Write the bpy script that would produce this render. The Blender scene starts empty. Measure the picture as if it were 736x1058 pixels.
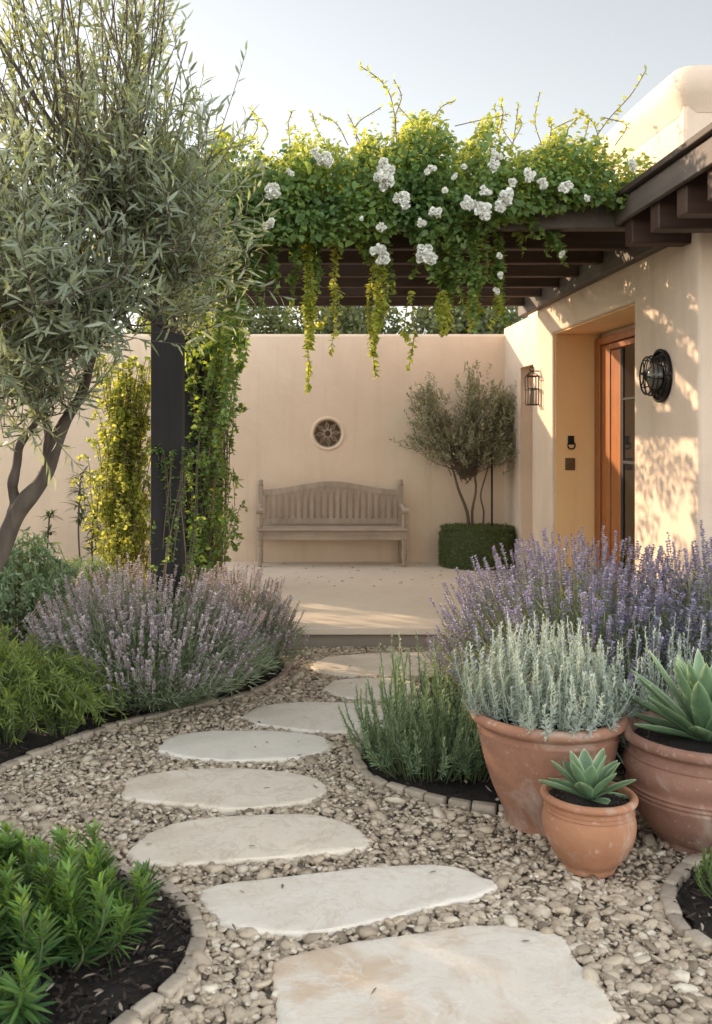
import bpy, bmesh, math
import numpy as np
from mathutils import Vector
R = math.radians
rng = np.random.default_rng(7)
scene = bpy.context.scene
col = scene.collection

# ------------------------------------------------------------ camera
CAMZ = 1.65
cam = bpy.data.cameras.new('camera')
camo = bpy.data.objects.new('camera', cam); col.objects.link(camo)
camo.location = (0, 0, CAMZ); camo.rotation_euler = (R(90), 0, 0)
cam.sensor_fit = 'HORIZONTAL'; cam.sensor_width = 36; cam.lens = 36*1000/736
cam.shift_x = 71/736; cam.shift_y = -81/736
cam.clip_start = 0.05; cam.clip_end = 5000
cam.dof.use_dof = True; cam.dof.focus_distance = 5.5; cam.dof.aperture_fstop = 7.0
scene.camera = camo

# ------------------------------------------------------------ sky, sun, exposure
SUN_DIR = Vector((0.80, -0.60, 0)).normalized()      # horizontal way the light travels
ELEV = R(16)
w = bpy.data.worlds.new('World'); scene.world = w; w.use_nodes = True
nt = w.node_tree; bg = nt.nodes['Background']
sky = nt.nodes.new('ShaderNodeTexSky'); sky.sky_type = 'NISHITA'; sky.sun_disc = False
sky.sun_elevation = ELEV
sky.sun_rotation = math.atan2(-SUN_DIR.x, -SUN_DIR.y)
sky.air_density = 1.0; sky.dust_density = 0.8; sky.ozone_density = 1.0
hs = nt.nodes.new('ShaderNodeHueSaturation'); hs.inputs['Saturation'].default_value = 0.38
nt.links.new(sky.outputs[0], hs.inputs['Color'])
wm = nt.nodes.new('ShaderNodeMix'); wm.data_type = 'RGBA'; wm.blend_type = 'MULTIPLY'; wm.inputs[0].default_value = 1; wm.inputs[7].default_value = (1.0, .955, .885, 1)
nt.links.new(hs.outputs[0], wm.inputs[6])
# added sky scaling: brighter behind the camera as fill, dimmed ahead
tc = nt.nodes.new('ShaderNodeTexCoord'); sx_ = nt.nodes.new('ShaderNodeSeparateXYZ'); nt.links.new(tc.outputs['Generated'], sx_.inputs[0])
mr = nt.nodes.new('ShaderNodeMapRange'); mr.interpolation_type = 'SMOOTHSTEP'
for i_, v_ in ((1, .75), (2, -.45), (3, .57), (4, 1.65)): mr.inputs[i_].default_value = v_
nt.links.new(sx_.outputs['Y'], mr.inputs[0])
vm = nt.nodes.new('ShaderNodeVectorMath'); vm.operation = 'SCALE'; nt.links.new(wm.outputs[2], vm.inputs[0]); nt.links.new(mr.outputs[0], vm.inputs['Scale'])
nt.links.new(vm.outputs[0], bg.inputs[0]); bg.inputs[1].default_value = 0.15
sl = bpy.data.lights.new('sun', 'SUN'); so = bpy.data.objects.new('sun', sl); col.objects.link(so)
sl.energy = 2.2; sl.angle = R(0.6); sl.color = (1.0, 0.75, 0.50)
d = Vector((SUN_DIR.x*math.cos(ELEV), SUN_DIR.y*math.cos(ELEV), -math.sin(ELEV)))
so.rotation_euler = d.to_track_quat('-Z', 'Y').to_euler()
so.location = (-20, 20, 12)
scene.view_settings.view_transform = 'Standard'; scene.view_settings.look = 'None'
scene.view_settings.exposure = 1.70; scene.view_settings.gamma = 1.0
scene.view_settings.use_curve_mapping = False
scene.render.engine = 'CYCLES'
scene.cycles.max_bounces = 7; scene.cycles.transparent_max_bounces = 8

# ------------------------------------------------------------ helpers
def at(px, py, Y): return np.array([(px-297)/1000*Y, Y, CAMZ-(py-448)/1000*Y])
def gr(px, py, z=0.0):
    Y = (CAMZ-z)*1000/(py-448); return np.array([(px-297)/1000*Y, Y, z])
ORG = {}
def tag(o, label=None, cat=None, group=None, kind=None):
    if label: o['label'] = label
    if cat: o['category'] = cat
    if group: o['group'] = group
    if kind: o['kind'] = kind
    return o
def thing(name, label, cat, loc=(0, 0, 0), group=None):
    o = bpy.data.objects.new(name, None); col.objects.link(o); o.location = loc
    o.empty_display_size = .1
    ORG[o.name] = np.array(loc, float)
    return tag(o, label, cat, group)
def finish(name, me, mat, parent, smooth, org):
    me.materials.append(mat)
    if smooth: me.polygons.foreach_set('use_smooth', np.ones(len(me.polygons), bool))
    o = bpy.data.objects.new(name, me); col.objects.link(o)
    if parent is not None: o.parent = parent
    else: o.location = org
    ORG[o.name] = org
    return o
class Geo:
    def __init__(s): s.v = []; s.f = {}; s.c = []; s.n = 0
    def add(s, v, f, c=0.5):
        v = np.asarray(v, float).reshape(-1, 3); f = np.asarray(f, int)
        s.v.append(v); s.f.setdefault(f.shape[1], []).append(f+s.n)
        s.c.append(np.broadcast_to(np.asarray(c, float), (len(v),)).copy()); s.n += len(v)
    def addm(s, v, fs, c=0.5):
        v = np.asarray(v, float).reshape(-1, 3); s.v.append(v)
        for f in fs:
            f = np.asarray(f, int); s.f.setdefault(f.shape[1], []).append(f+s.n)
        s.c.append(np.broadcast_to(np.asarray(c, float), (len(v),)).copy()); s.n += len(v)
    def build(s, name, mat, parent=None, smooth=False, org=None):
        if org is None: org = ORG[parent.name] if parent is not None else np.zeros(3)
        org = np.asarray(org, float)
        V = np.concatenate(s.v)-org; C = np.concatenate(s.c)
        me = bpy.data.meshes.new(name)
        me.vertices.add(len(V)); me.vertices.foreach_set('co', V.astype(np.float32).ravel())
        idx = []; tot = []
        for k, fl in s.f.items():
            F = np.concatenate(fl); idx.append(F.ravel()); tot.append(np.full(len(F), k))
        idx = np.concatenate(idx); tot = np.concatenate(tot)
        st = np.concatenate([[0], np.cumsum(tot)[:-1]])
        me.loops.add(len(idx)); me.loops.foreach_set('vertex_index', idx.astype(np.int32))
        me.polygons.add(len(tot)); me.polygons.foreach_set('loop_start', st.astype(np.int32))
        me.polygons.foreach_set('loop_total', tot.astype(np.int32))
        me.update(calc_edges=True)
        a = me.attributes.new('tint', 'FLOAT', 'POINT'); a.data.foreach_set('value', C.astype(np.float32))
        return finish(name, me, mat, parent, smooth, org)
def nrm(a): return a/np.maximum(np.linalg.norm(a, axis=-1, keepdims=True), 1e-9)
def rdir(n, z0=-1, z1=1):
    z = rng.uniform(z0, z1, n); a = rng.uniform(0, 2*np.pi, n); r = np.sqrt(np.maximum(0, 1-z*z))
    return np.stack([r*np.cos(a), r*np.sin(a), z], 1)
def leaves(G, P, D, U, L, W, c=0.5, bend=0.15, fold=0.18, blunt=.75):
    P = np.asarray(P, float); n = len(P); D = nrm(D)
    S = nrm(np.cross(D, U)); N = np.cross(S, D)
    L = np.broadcast_to(L, (n,))[:, None]; W = np.broadcast_to(W, (n,))[:, None]/2
    m1 = P+D*L*.33-N*L*bend*.1; m2 = P+D*L*.7-N*L*bend*.5
    V = np.stack([P, m1-S*W+N*W*fold*2, m1+S*W+N*W*fold*2, m2-S*W*blunt+N*W*fold*2, m2+S*W*blunt+N*W*fold*2, m1, m2,
                  P+D*L-N*L*bend], 1)
    b = (np.arange(n)*8)[:, None]
    tri = np.concatenate([b+np.array([[0, 5, 1]]), b+np.array([[0, 2, 5]]), b+np.array([[3, 6, 7]]), b+np.array([[6, 4, 7]])])
    qd = np.concatenate([b+np.array([[1, 5, 6, 3]]), b+np.array([[5, 2, 4, 6]])])
    c = np.broadcast_to(c, (n,)); G.addm(V.reshape(-1, 3), [tri, qd], np.repeat(c, 8))
def tubes(G, P, Rd, sides=4, c=0.5):
    P = np.asarray(P, float)
    if P.ndim == 2: P = P[None]
    n, k, _ = P.shape; Rd = np.broadcast_to(Rd, (n, k))
    T = np.gradient(P, axis=1); T = nrm(T)
    ref = np.where(np.abs(nrm(P[:, -1]-P[:, 0])[:, 2:3]) > .9, np.array([[1., 0, 0]]), np.array([[0, 0, 1.]]))[:, None, :]
    A = nrm(np.cross(T, np.broadcast_to(ref, T.shape))); B = np.cross(T, A)
    an = np.arange(sides)/sides*2*np.pi
    V = P[:, :, None, :]+Rd[:, :, None, None]*(A[:, :, None, :]*np.cos(an)[None, None, :, None]+B[:, :, None, :]*np.sin(an)[None, None, :, None])
    i = np.arange(k-1)[:, None]; j = np.arange(sides)[None]; j2 = (j+1) % sides
    F = np.stack([i*sides+j, i*sides+j2, (i+1)*sides+j2, (i+1)*sides+j], -1).reshape(-1, 4)
    FF = (np.arange(n)[:, None, None]*k*sides+F[None]).reshape(-1, 4)
    c = np.broadcast_to(c, (n,)); fs = [FF]
    if sides == 4: fs.append((np.arange(n)[:, None]*k*sides+np.array([[(k-1)*4, (k-1)*4+1, (k-1)*4+2, (k-1)*4+3]])))
    G.addm(V.reshape(-1, 3), fs, np.repeat(c, k*sides))
def curve(pts, n=24):      # Catmull-Rom
    p = np.asarray(pts, float); p = np.vstack([2*p[0]-p[1], p, 2*p[-1]-p[-2]])
    out = []; m = len(p)-3; t = np.linspace(0, m-1e-6, n)
    for q in t:
        i = int(q); u = q-i; a, b, c_, d_ = p[i:i+4]
        out.append(.5*((2*b)+(-a+c_)*u+(2*a-5*b+4*c_-d_)*u*u+(-a+3*b-3*c_+d_)*u**3))
    return np.array(out)
def inpoly(x, y, poly):
    poly = np.asarray(poly); r = np.zeros(len(x), bool); j = len(poly)-1
    for i in range(len(poly)):
        xi, yi = poly[i][:2]; xj, yj = poly[j][:2]
        with np.errstate(divide='ignore', invalid='ignore'):
            cnd = ((yi > y) != (yj > y)) & (x < (xj-xi)*(y-yi)/(yj-yi+1e-12)+xi)
        r ^= cnd; j = i
    return r
def bm_out(bm, name, mat, parent, smooth=False, org=None, bevel=0, seg=2, angle=None):
    if bevel:
        bmesh.ops.bevel(bm, geom=list(bm.edges), offset=bevel, segments=seg, affect='EDGES', profile=.5, clamp_overlap=True)
    if org is None: org = ORG[parent.name] if parent is not None else np.zeros(3)
    bmesh.ops.recalc_face_normals(bm, faces=bm.faces)
    for v in bm.verts: v.co -= Vector(org)
    me = bpy.data.meshes.new(name); bm.to_mesh(me); bm.free()
    return finish(name, me, mat, parent, smooth, np.asarray(org, float))
def box(bm, x0, x1, y0, y1, z0, z1):
    vs = [bm.verts.new((x, y, z)) for z in (z0, z1) for x, y in ((x0, y0), (x1, y0), (x1, y1), (x0, y1))]
    for f in ((3, 2, 1, 0), (4, 5, 6, 7), (0, 1, 5, 4), (1, 2, 6, 5), (2, 3, 7, 6), (3, 0, 4, 7)):
        bm.faces.new([vs[i] for i in f])
def boxes(name, mat, parent, lst, bevel=.004, seg=1, org=None):
    bm = bmesh.new()
    for b in lst: box(bm, *b)
    return bm_out(bm, name, mat, parent, bevel=bevel, seg=seg, org=org)
def prism(bm, pts, h):      # pts list of 3D, h offset vector
    a = [bm.verts.new(p) for p in pts]; b = [bm.verts.new(Vector(p)+Vector(h)) for p in pts]
    n = len(a); bm.faces.new(a[::-1]); bm.faces.new(b)
    for i in range(n): bm.faces.new((a[i], a[(i+1) % n], b[(i+1) % n], b[i]))
def lathe(G, prof, cx, cy, seg=64, c=.5, sx=1, sy=1):
    prof = np.asarray(prof, float); k = len(prof); an = np.arange(seg)/seg*2*np.pi
    V = np.stack([cx+sx*prof[:, 0][:, None]*np.cos(an), cy+sy*prof[:, 0][:, None]*np.sin(an), np.repeat(prof[:, 1][:, None], seg, 1)], -1)
    i = np.arange(k-1)[:, None]; j = np.arange(seg)[None]; j2 = (j+1) % seg
    G.add(V.reshape(-1, 3), np.stack([i*seg+j, i*seg+j2, (i+1)*seg+j2, (i+1)*seg+j], -1).reshape(-1, 4), c)

# ------------------------------------------------------------ materials
def mat(name):
    m = bpy.data.materials.new(name); m.use_nodes = True; nt = m.node_tree
    return m, nt, nt.nodes['Principled BSDF'], nt.nodes, nt.links
def coords(ns, ls, scale=1.0, vec=None):
    tc = ns.new('ShaderNodeTexCoord'); mp = ns.new('ShaderNodeMapping')
    mp.inputs['Scale'].default_value = vec or (scale,)*3
    ls.new(tc.outputs['Object'], mp.inputs[0]); return mp.outputs[0]
def noise(ns, ls, v, sc, det=5, rough=.6, dist=0):
    n = ns.new('ShaderNodeTexNoise'); n.inputs['Scale'].default_value = sc; n.inputs['Detail'].default_value = det
    n.inputs['Roughness'].default_value = rough; n.inputs['Distortion'].default_value = dist
    ls.new(v, n.inputs['Vector']); return n.outputs['Fac']
def ramp(ns, ls, f, stops):
    r = ns.new('ShaderNodeValToRGB'); e = r.color_ramp.elements
    while len(e) < len(stops): e.new(.5)
    for q, (p, c) in zip(e, stops): q.position = p; q.color = (*c, 1) if len(c) == 3 else c
    ls.new(f, r.inputs[0]); return r.outputs[0]
def mix(ns, ls, f, a, b, typ='MIX'):
    m = ns.new('ShaderNodeMix'); m.data_type = 'RGBA'; m.blend_type = typ
    for s_, v in ((0, f), (6, a), (7, b)):
        if isinstance(v, (int, float)): m.inputs[s_].default_value = v
        elif isinstance(v, tuple): m.inputs[s_].default_value = (*v, 1)
        else: ls.new(v, m.inputs[s_])
    return m.outputs[2]
def bump(ns, ls, pb, h, st=.3, dist=.01, prev=None):
    b = ns.new('ShaderNodeBump'); b.inputs['Strength'].default_value = st; b.inputs['Distance'].default_value = dist
    ls.new(h, b.inputs['Height'])
    if prev is not None: ls.new(prev, b.inputs['Normal'])
    ls.new(b.outputs[0], pb.inputs['Normal']); return b.outputs[0]
def sc3(c, k): return tuple(min(1, x*k) for x in c)
def stucco(name, c, c2=None, st=.5):
    m, nt, pb, ns, ls = mat(name); v = coords(ns, ls)
    c2 = c2 or sc3(c, .85)
    a = noise(ns, ls, v, 1.1, 8, .65, .6); b = noise(ns, ls, v, 9, 6, .7)
    base = mix(ns, ls, ramp(ns, ls, a, [(.35, (0, 0, 0)), (.68, (1, 1, 1))]), c, c2)
    base = mix(ns, ls, ramp(ns, ls, b, [(.3, (.9, .9, .9)), (.7, (1.04, 1.04, 1.04))]), base, base, 'MIX') if False else base
    vv = coords(ns, ls, vec=(5, 5, .35)); s = noise(ns, ls, vv, 1.6, 6, .6)
    base = mix(ns, ls, ramp(ns, ls, s, [(.52, (0, 0, 0)), (.8, (.5, .5, .5))]), base, sc3(c, .74))
    base = mix(ns, ls, ramp(ns, ls, b, [(.5, (0, 0, 0)), (.8, (.35, .35, .35))]), base, sc3(c, .88))
    ls.new(base, pb.inputs['Base Color']); pb.inputs['Roughness'].default_value = .92
    p = bump(ns, ls, pb, noise(ns, ls, v, 3.0, 4, .5), .5*st, .05)
    bump(ns, ls, pb, noise(ns, ls, v, 60, 5, .7), st*.7, .006, p)
    return m
def wood(name, c1, c2, axis='Z', rough=.65, st=.4, sc=1):
    m, nt, pb, ns, ls = mat(name)
    s = {'Z': (30, 30, 1.4), 'X': (1.4, 30, 30), 'Y': (30, 1.4, 30)}[axis]
    v = coords(ns, ls, vec=tuple(q*sc for q in s))
    a = noise(ns, ls, v, 1, 8, .65, .3); b = noise(ns, ls, coords(ns, ls), 4, 4)
    base = mix(ns, ls, ramp(ns, ls, a, [(.3, (0, 0, 0)), (.7, (1, 1, 1))]), c1, c2)
    base = mix(ns, ls, ramp(ns, ls, b, [(.35, (0, 0, 0)), (.75, (.5, .5, .5))]), base, sc3(c1, .6))
    ls.new(base, pb.inputs['Base Color']); pb.inputs['Roughness'].default_value = rough
    bump(ns, ls, pb, a, st, .004); return m
def leafmat(name, ca, cb, tr=.4, tc=None, rough=.5, spec=.4):
    m, nt, pb, ns, ls = mat(name)
    at_ = ns.new('ShaderNodeAttribute'); at_.attribute_name = 'tint'
    c = mix(ns, ls, at_.outputs['Fac'], ca, cb)
    ls.new(c, pb.inputs['Base Color']); pb.inputs['Roughness'].default_value = rough
    pb.inputs['Specular IOR Level'].default_value = spec
    t = ns.new('ShaderNodeBsdfTranslucent'); mx = ns.new('ShaderNodeMixShader'); mx.inputs[0].default_value = tr
    tc = tc or (ca[0]*1.9+.02, ca[1]*1.7+.02, ca[2]*.8)
    c3 = mix(ns, ls, at_.outputs['Fac'], tc, (cb[0]/max(ca[0], .01)*tc[0]*.7+tc[0]*.3, cb[1]/max(ca[1], .01)*tc[1]*.7+.3*tc[1], tc[2]))
    ls.new(c3, t.inputs[0]); ls.new(pb.outputs[0], mx.inputs[1]); ls.new(t.outputs[0], mx.inputs[2])
    ls.new(mx.outputs[0], ns['Material Output'].inputs[0]); return m
def plain(name, c, rough=.5, metal=0, bsc=0, bst=.3):
    m, nt, pb, ns, ls = mat(name); v = coords(ns, ls)
    a = noise(ns, ls, v, 14, 5)
    ls.new(mix(ns, ls, ramp(ns, ls, a, [(.35, (0, 0, 0)), (.7, (1, 1, 1))]), c, sc3(c, .7)), pb.inputs['Base Color'])
    pb.inputs['Roughness'].default_value = rough; pb.inputs['Metallic'].default_value = metal
    if bsc: bump(ns, ls, pb, noise(ns, ls, v, bsc, 4), bst, .004)
    return m
def tinted(name, stops, rough=.85, bsc=60, bst=.5, bd=.003):
    m, nt, pb, ns, ls = mat(name); at_ = ns.new('ShaderNodeAttribute'); at_.attribute_name = 'tint'
    c = ramp(ns, ls, at_.outputs['Fac'], stops); v = coords(ns, ls); n = noise(ns, ls, v, bsc, 4, .7)
    c = mix(ns, ls, ramp(ns, ls, n, [(.4, (0, 0, 0)), (.75, (.55, .55, .55))]), c, mix(ns, ls, 1.0, c, (.6, .56, .5), 'MULTIPLY'))
    ls.new(c, pb.inputs['Base Color']); pb.inputs['Roughness'].default_value = rough
    bump(ns, ls, pb, n, bst, bd); return m

M = {}
M['wall'] = stucco('wall_plaster', (.78, .61, .455), (.71, .54, .395))
M['house'] = stucco('house_plaster', (.70, .55, .435), (.61, .475, .37))
M['warm_bounce'] = stucco('warm_bounce_plaster', (.92, .63, .33), (.89, .58, .28), .25)  # bounced glow of the door recess mixed into the plaster colour
M['deck'] = stucco('deck_limestone', (.76, .645, .52), (.69, .575, .455), .15)
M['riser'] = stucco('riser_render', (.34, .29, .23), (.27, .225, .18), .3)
M['darkwood_x'] = wood('dark_stained_beam', (.040, .019, .013), (.085, .042, .028), 'X')
M['darkwood_y'] = wood('dark_stained_ledger', (.030, .017, .013), (.058, .034, .026), 'Y')
M['post'] = wood('dark_stained_post', (.009, .008, .008), (.022, .018, .017), 'Z', .85)
M['fascia'] = wood('weathered_brown_fascia', (.085, .065, .055), (.14, .11, .095), 'Y')
M['teak_x'] = wood('weathered_teak', (.32, .245, .185), (.50, .395, .305), 'X', .8)
M['teak_z'] = wood('weathered_teak_upright', (.32, .245, .185), (.50, .395, .305), 'Z', .8)
M['door'] = wood('warm_door_wood', (.25, .075, .017), (.38, .13, .03), 'Z', .4, .2)
M['iron'] = plain('wrought_iron', (.030, .026, .024), .5, .7, 80)
M['glass'] = plain('dark_glass', (.015, .015, .016), .06)
M['frost'] = plain('seeded_glass', (.16, .145, .12), .2, 0, 90)
M['brass'] = plain('aged_brass', (.16, .10, .05), .45, .6, 60)
M['bark'] = wood('olive_bark', (.055, .04, .03), (.13, .10, .078), 'Z', .9, 1.0, .6)
M['twig'] = plain('brown_twig', (.13, .095, .065), .8)
M['stemg'] = plain('green_stem', (.11, .14, .06), .6)
M['olive'] = leafmat('olive_leaf', (.12, .145, .10), (.37, .41, .33), .36, (.30, .34, .17))
M['olive2'] = leafmat('potted_olive_leaf', (.19, .19, .12), (.40, .385, .27), .25, (.24, .24, .08))
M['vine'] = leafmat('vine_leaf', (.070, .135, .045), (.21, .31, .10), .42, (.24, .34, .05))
M['vine_y'] = leafmat('backlit_vine_leaf', (.16, .22, .035), (.36, .40, .10), .45, (.58, .62, .13))  # yellow of the backlight put into the leaf colour
M['petal'] = leafmat('white_petal', (.84, .83, .78), (.91, .91, .88), .25, (.82, .80, .68))
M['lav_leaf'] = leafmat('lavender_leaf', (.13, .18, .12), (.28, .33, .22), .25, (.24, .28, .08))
M['lav_fl'] = leafmat('lavender_flower', (.19, .17, .31), (.42, .385, .54), .22, (.42, .35, .48))
M['lav_fl2'] = leafmat('pale_lavender_flower', (.36, .29, .35), (.60, .51, .55), .3, (.62, .50, .48))
M['rosem'] = leafmat('rosemary_leaf', (.13, .21, .12), (.33, .42, .25), .25, (.2, .28, .06))
M['silver'] = leafmat('silver_leaf', (.32, .375, .325), (.53, .58, .51), .2, (.4, .45, .3))
M['bright'] = leafmat('bright_green_leaf', (.085, .18, .030), (.21, .36, .06), .35, (.28, .42, .05))
M['spurge'] = leafmat('spurge_leaf', (.035, .085, .025), (.19, .33, .07), .22, (.2, .32, .05))
M['fern'] = leafmat('yellow_green_frond', (.075, .13, .035), (.20, .27, .065), .4, (.26, .32, .05))
M['boxl'] = leafmat('box_leaf', (.06, .085, .025), (.16, .19, .07), .25, (.12, .17, .03))
M['dark_leaf'] = leafmat('dark_glossy_leaf', (.03, .06, .025), (.08, .12, .05), .2)
M['far_leaf'] = leafmat('far_leaf', (.06, .085, .035), (.15, .17, .07), .3)

def terracotta(name, c, c2):
    m, nt, pb, ns, ls = mat(name); v = coords(ns, ls)
    a = noise(ns, ls, v, 5, 8, .7, .5); b = noise(ns, ls, v, 3.2, 7, .65, 1.2); d_ = noise(ns, ls, v, 26, 6, .75)
    base = mix(ns, ls, ramp(ns, ls, a, [(.3, (0, 0, 0)), (.7, (1, 1, 1))]), c, c2)
    base = mix(ns, ls, ramp(ns, ls, b, [(.50, (0, 0, 0)), (.66, (.75, .75, .75))]), base, (.47, .38, .32))
    base = mix(ns, ls, ramp(ns, ls, d_, [(.58, (0, 0, 0)), (.7, (.5, .5, .5))]), base, (.58, .46, .38))
    base = mix(ns, ls, ramp(ns, ls, d_, [(.3, (.45, .45, .45)), (.42, (0, 0, 0))]), base, sc3(c, .5))
    ls.new(base, pb.inputs['Base Color']); pb.inputs['Roughness'].default_value = .85
    bump(ns, ls, pb, d_, .25, .004); return m
M['terra'] = terracotta('terracotta', (.34, .17, .11), (.25, .115, .07))
M['terra2'] = terracotta('orange_terracotta', (.40, .19, .105), (.30, .13, .068))
M['terra3'] = terracotta('brown_terracotta', (.29, .15, .105), (.20, .10, .07))

def slabmat(name, c, c2, vein, amt):
    m, nt, pb, ns, ls = mat(name); v = coords(ns, ls)
    a = noise(ns, ls, v, 2.2, 8, .6, .9); b = noise(ns, ls, v, 3.6, 9, .68, .5); f = noise(ns, ls, v, 55, 5, .7)
    base = mix(ns, ls, ramp(ns, ls, a, [(.47, (0, 0, 0)), (.60, (1, 1, 1))]), c, c2)
    vn = ramp(ns, ls, b, [(.475, (0, 0, 0)), (.5, (amt,)*3), (.525, (0, 0, 0))])
    base = mix(ns, ls, vn, base, vein)
    base = mix(ns, ls, ramp(ns, ls, f, [(.5, (0, 0, 0)), (.8, (.4, .4, .4))]), base, sc3(c, .72))
    ls.new(base, pb.inputs['Base Color']); pb.inputs['Roughness'].default_value = .75
    p = bump(ns, ls, pb, b, .5, .02); p = bump(ns, ls, pb, ramp(ns, ls, noise(ns, ls, v, 17, 8, .7), [(.36, (0, 0, 0)), (.46, (1, 1, 1))]), .35, .004, p); bump(ns, ls, pb, f, .35, .003, p); return m
M['slab1'] = slabmat('flagstone_tan_veined', (.71, .63, .53), (.60, .46, .33), (.76, .71, .64), .5)
M['slab2'] = slabmat('flagstone_cream', (.72, .65, .56), (.66, .58, .48), (.46, .35, .25), .3)
M['slab3'] = slabmat('flagstone_grey_white', (.72, .66, .57), (.66, .60, .51), (.5, .45, .38), .2)
M['slab4'] = slabmat('flagstone_beige', (.70, .61, .50), (.63, .53, .42), (.38, .28, .2), .35)
M['pebble'] = tinted('pebble', [(0, (.20, .155, .11)), (.25, (.37, .295, .215)), (.55, (.50, .405, .30)), (.8, (.56, .47, .36)), (1, (.70, .62, .50))], .8, 45, .6, .004)
M['gravelbase'] = plain('gravel_bed', (.22, .18, .14), .95, 0, 60, .8)
M['edge'] = tinted('edging_stone', [(0, (.30, .245, .19)), (1, (.46, .385, .305))], .85, 40, .5, .004)
M['soil'] = plain('dark_mulch', (.020, .014, .010), .95, 0, 40, 1)
M['chips'] = tinted('mulch_chip', [(0, (.012, .009, .007)), (.55, (.05, .032, .022)), (.72, (.14, .10, .07)), (.85, (.40, .33, .26)), (1, (.46, .40, .32))], .9)
M['earth'] = plain('dry_ground', (.20, .16, .11), .95, 0, 8, .6)

# ------------------------------------------------------------ ground
def sheet(name, pts, z, m, kind='structure'):
    bm = bmesh.new(); bm.faces.new([bm.verts.new((p[0], p[1], z)) for p in pts])
    o = bm_out(bm, name, m, None); tag(o, kind=kind); return o
sheet('ground', [(-1500, -300), (1500, -300), (1500, 2500), (-1500, 2500)], -.03, M['earth'])
sheet('gravel_bed', [(-4.5, .5), (5, .5), (5, 7.6), (-4.5, 7.6)], -.004, M['gravelbase'])

# bed outlines (edging lines, read as ground points)
E_left = curve([gr(-90, 850)[:2], gr(0, 800)[:2], gr(39, 783)[:2], gr(93, 762)[:2], gr(126, 752)[:2], gr(200, 733)[:2], gr(243, 724)[:2], gr(278, 711)[:2], gr(296, 697)[:2], gr(297, 686)[:2], gr(286, 677)[:2], gr(255, 672)[:2]], 90)
E_mid = curve([gr(415, 744)[:2], gr(385, 756)[:2], gr(371, 775)[:2], gr(371, 793)[:2], gr(389, 811)[:2], gr(429, 825)[:2], gr(465, 834)[:2], gr(512, 841)[:2], gr(560, 842)[:2], gr(640, 838)[:2]], 70)
E_front = curve([gr(40, 893)[:2], gr(110, 902)[:2], gr(160, 918)[:2], gr(193, 943)[:2], gr(204, 970)[:2], gr(196, 1003)[:2], gr(176, 1030)[:2], gr(146, 1054)[:2], gr(105, 1085)[:2], gr(40, 1120)[:2]], 60)
E_right = curve([gr(760, 880)[:2], gr(722, 893)[:2], gr(700, 912)[:2], gr(692, 935)[:2], gr(699, 957)[:2], gr(722, 978)[:2], gr(770, 1005)[:2]], 40)
bed_left = np.vstack([E_left, [[-1.0, 7.40], [-3.6, 7.4], [-3.6, 3.2]]])
bed_mid = np.vstack([E_mid, [[1.9, 4.5], [2.9, 4.6], [2.9, 7.4], [1.5, 7.4], [.95, 6.6], [.75, 5.7]]])
bed_front = np.vstack([E_front, [[-1.6, 2.4], [-1.6, 3.6]]])
bed_right = np.vstack([E_right, [[2.4, 3.0], [2.6, 3.9]]])
BEDS = [bed_left, bed_mid, bed_front, bed_right]

def soil_sheet(poly, name):
    x0, y0 = poly.min(0); x1, y1 = poly.max(0); s = .05
    nx, ny = int((x1-x0)/s)+2, int((y1-y0)/s)+2
    X, Y = np.meshgrid(x0+np.arange(nx)*s, y0+np.arange(ny)*s)
    Z = .012+.012*np.sin(X*9.1+Y*3)*np.cos(Y*11+X*4)+rng.uniform(-.006, .010, X.shape)
    ins = inpoly(X.ravel(), Y.ravel(), poly).reshape(X.shape)
    f = []
    for j in range(ny-1):
        for i in range(nx-1):
            if ins[j, i] and ins[j+1, i] and ins[j, i+1] and ins[j+1, i+1]:
                f.append((j*nx+i, j*nx+i+1, (j+1)*nx+i+1, (j+1)*nx+i))
    G = Geo(); G.add(np.stack([X, Y, Z], -1).reshape(-1, 3), f)
    tag(G.build(name, M['soil'], smooth=True), kind='structure')
for b in BEDS: soil_sheet(b, 'soil')
# flat soil fill under the ragged border of the soil meshes
for b in BEDS:
    bm = bmesh.new(); bm.faces.new([bm.verts.new((p[0], p[1], .0015)) for p in b])
    tag(bm_out(bm, 'soil', M['soil'], None), kind='structure')

# bark chips
G = Geo(); n = 15000; allP = []
for b, cnt in zip(BEDS, (6500, 3500, 4200, 1500)):
    x0, y0 = b.min(0); x1, y1 = b.max(0); x = rng.uniform(x0, x1, cnt*2); y = rng.uniform(y0, y1, cnt*2)
    k = inpoly(x, y, b); allP.append(np.stack([x[k], y[k]], 1)[:cnt])
P = np.vstack(allP); n = len(P); P = np.c_[P, rng.uniform(.015, .035, n)]
a = rng.uniform(0, 2*np.pi, n); D = np.stack([np.cos(a), np.sin(a), rng.uniform(-.5, .5, n)], 1)
leaves(G, P, D, rdir(n, .3, 1), rng.uniform(.012, .05, n), rng.uniform(.006, .014, n), rng.beta(1.2, 2.6, n), .1, .3)
tag(G.build('bark_mulch', M['chips']), 'dark bark chips and dry litter covering the planting beds', 'mulch', kind='stuff')

# ------------------------------------------------------------ generic leaf clouds
def fbm(P, s, seed=0):
    r = np.random.default_rng(seed); o_ = np.zeros(len(P))
    for k in range(10):
        d_ = r.normal(0, 1, 3)*s*(1+k*.35); o_ += np.sin(P@d_+r.uniform(0, 6.28))/(1+k*.25)
    return o_/4

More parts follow.
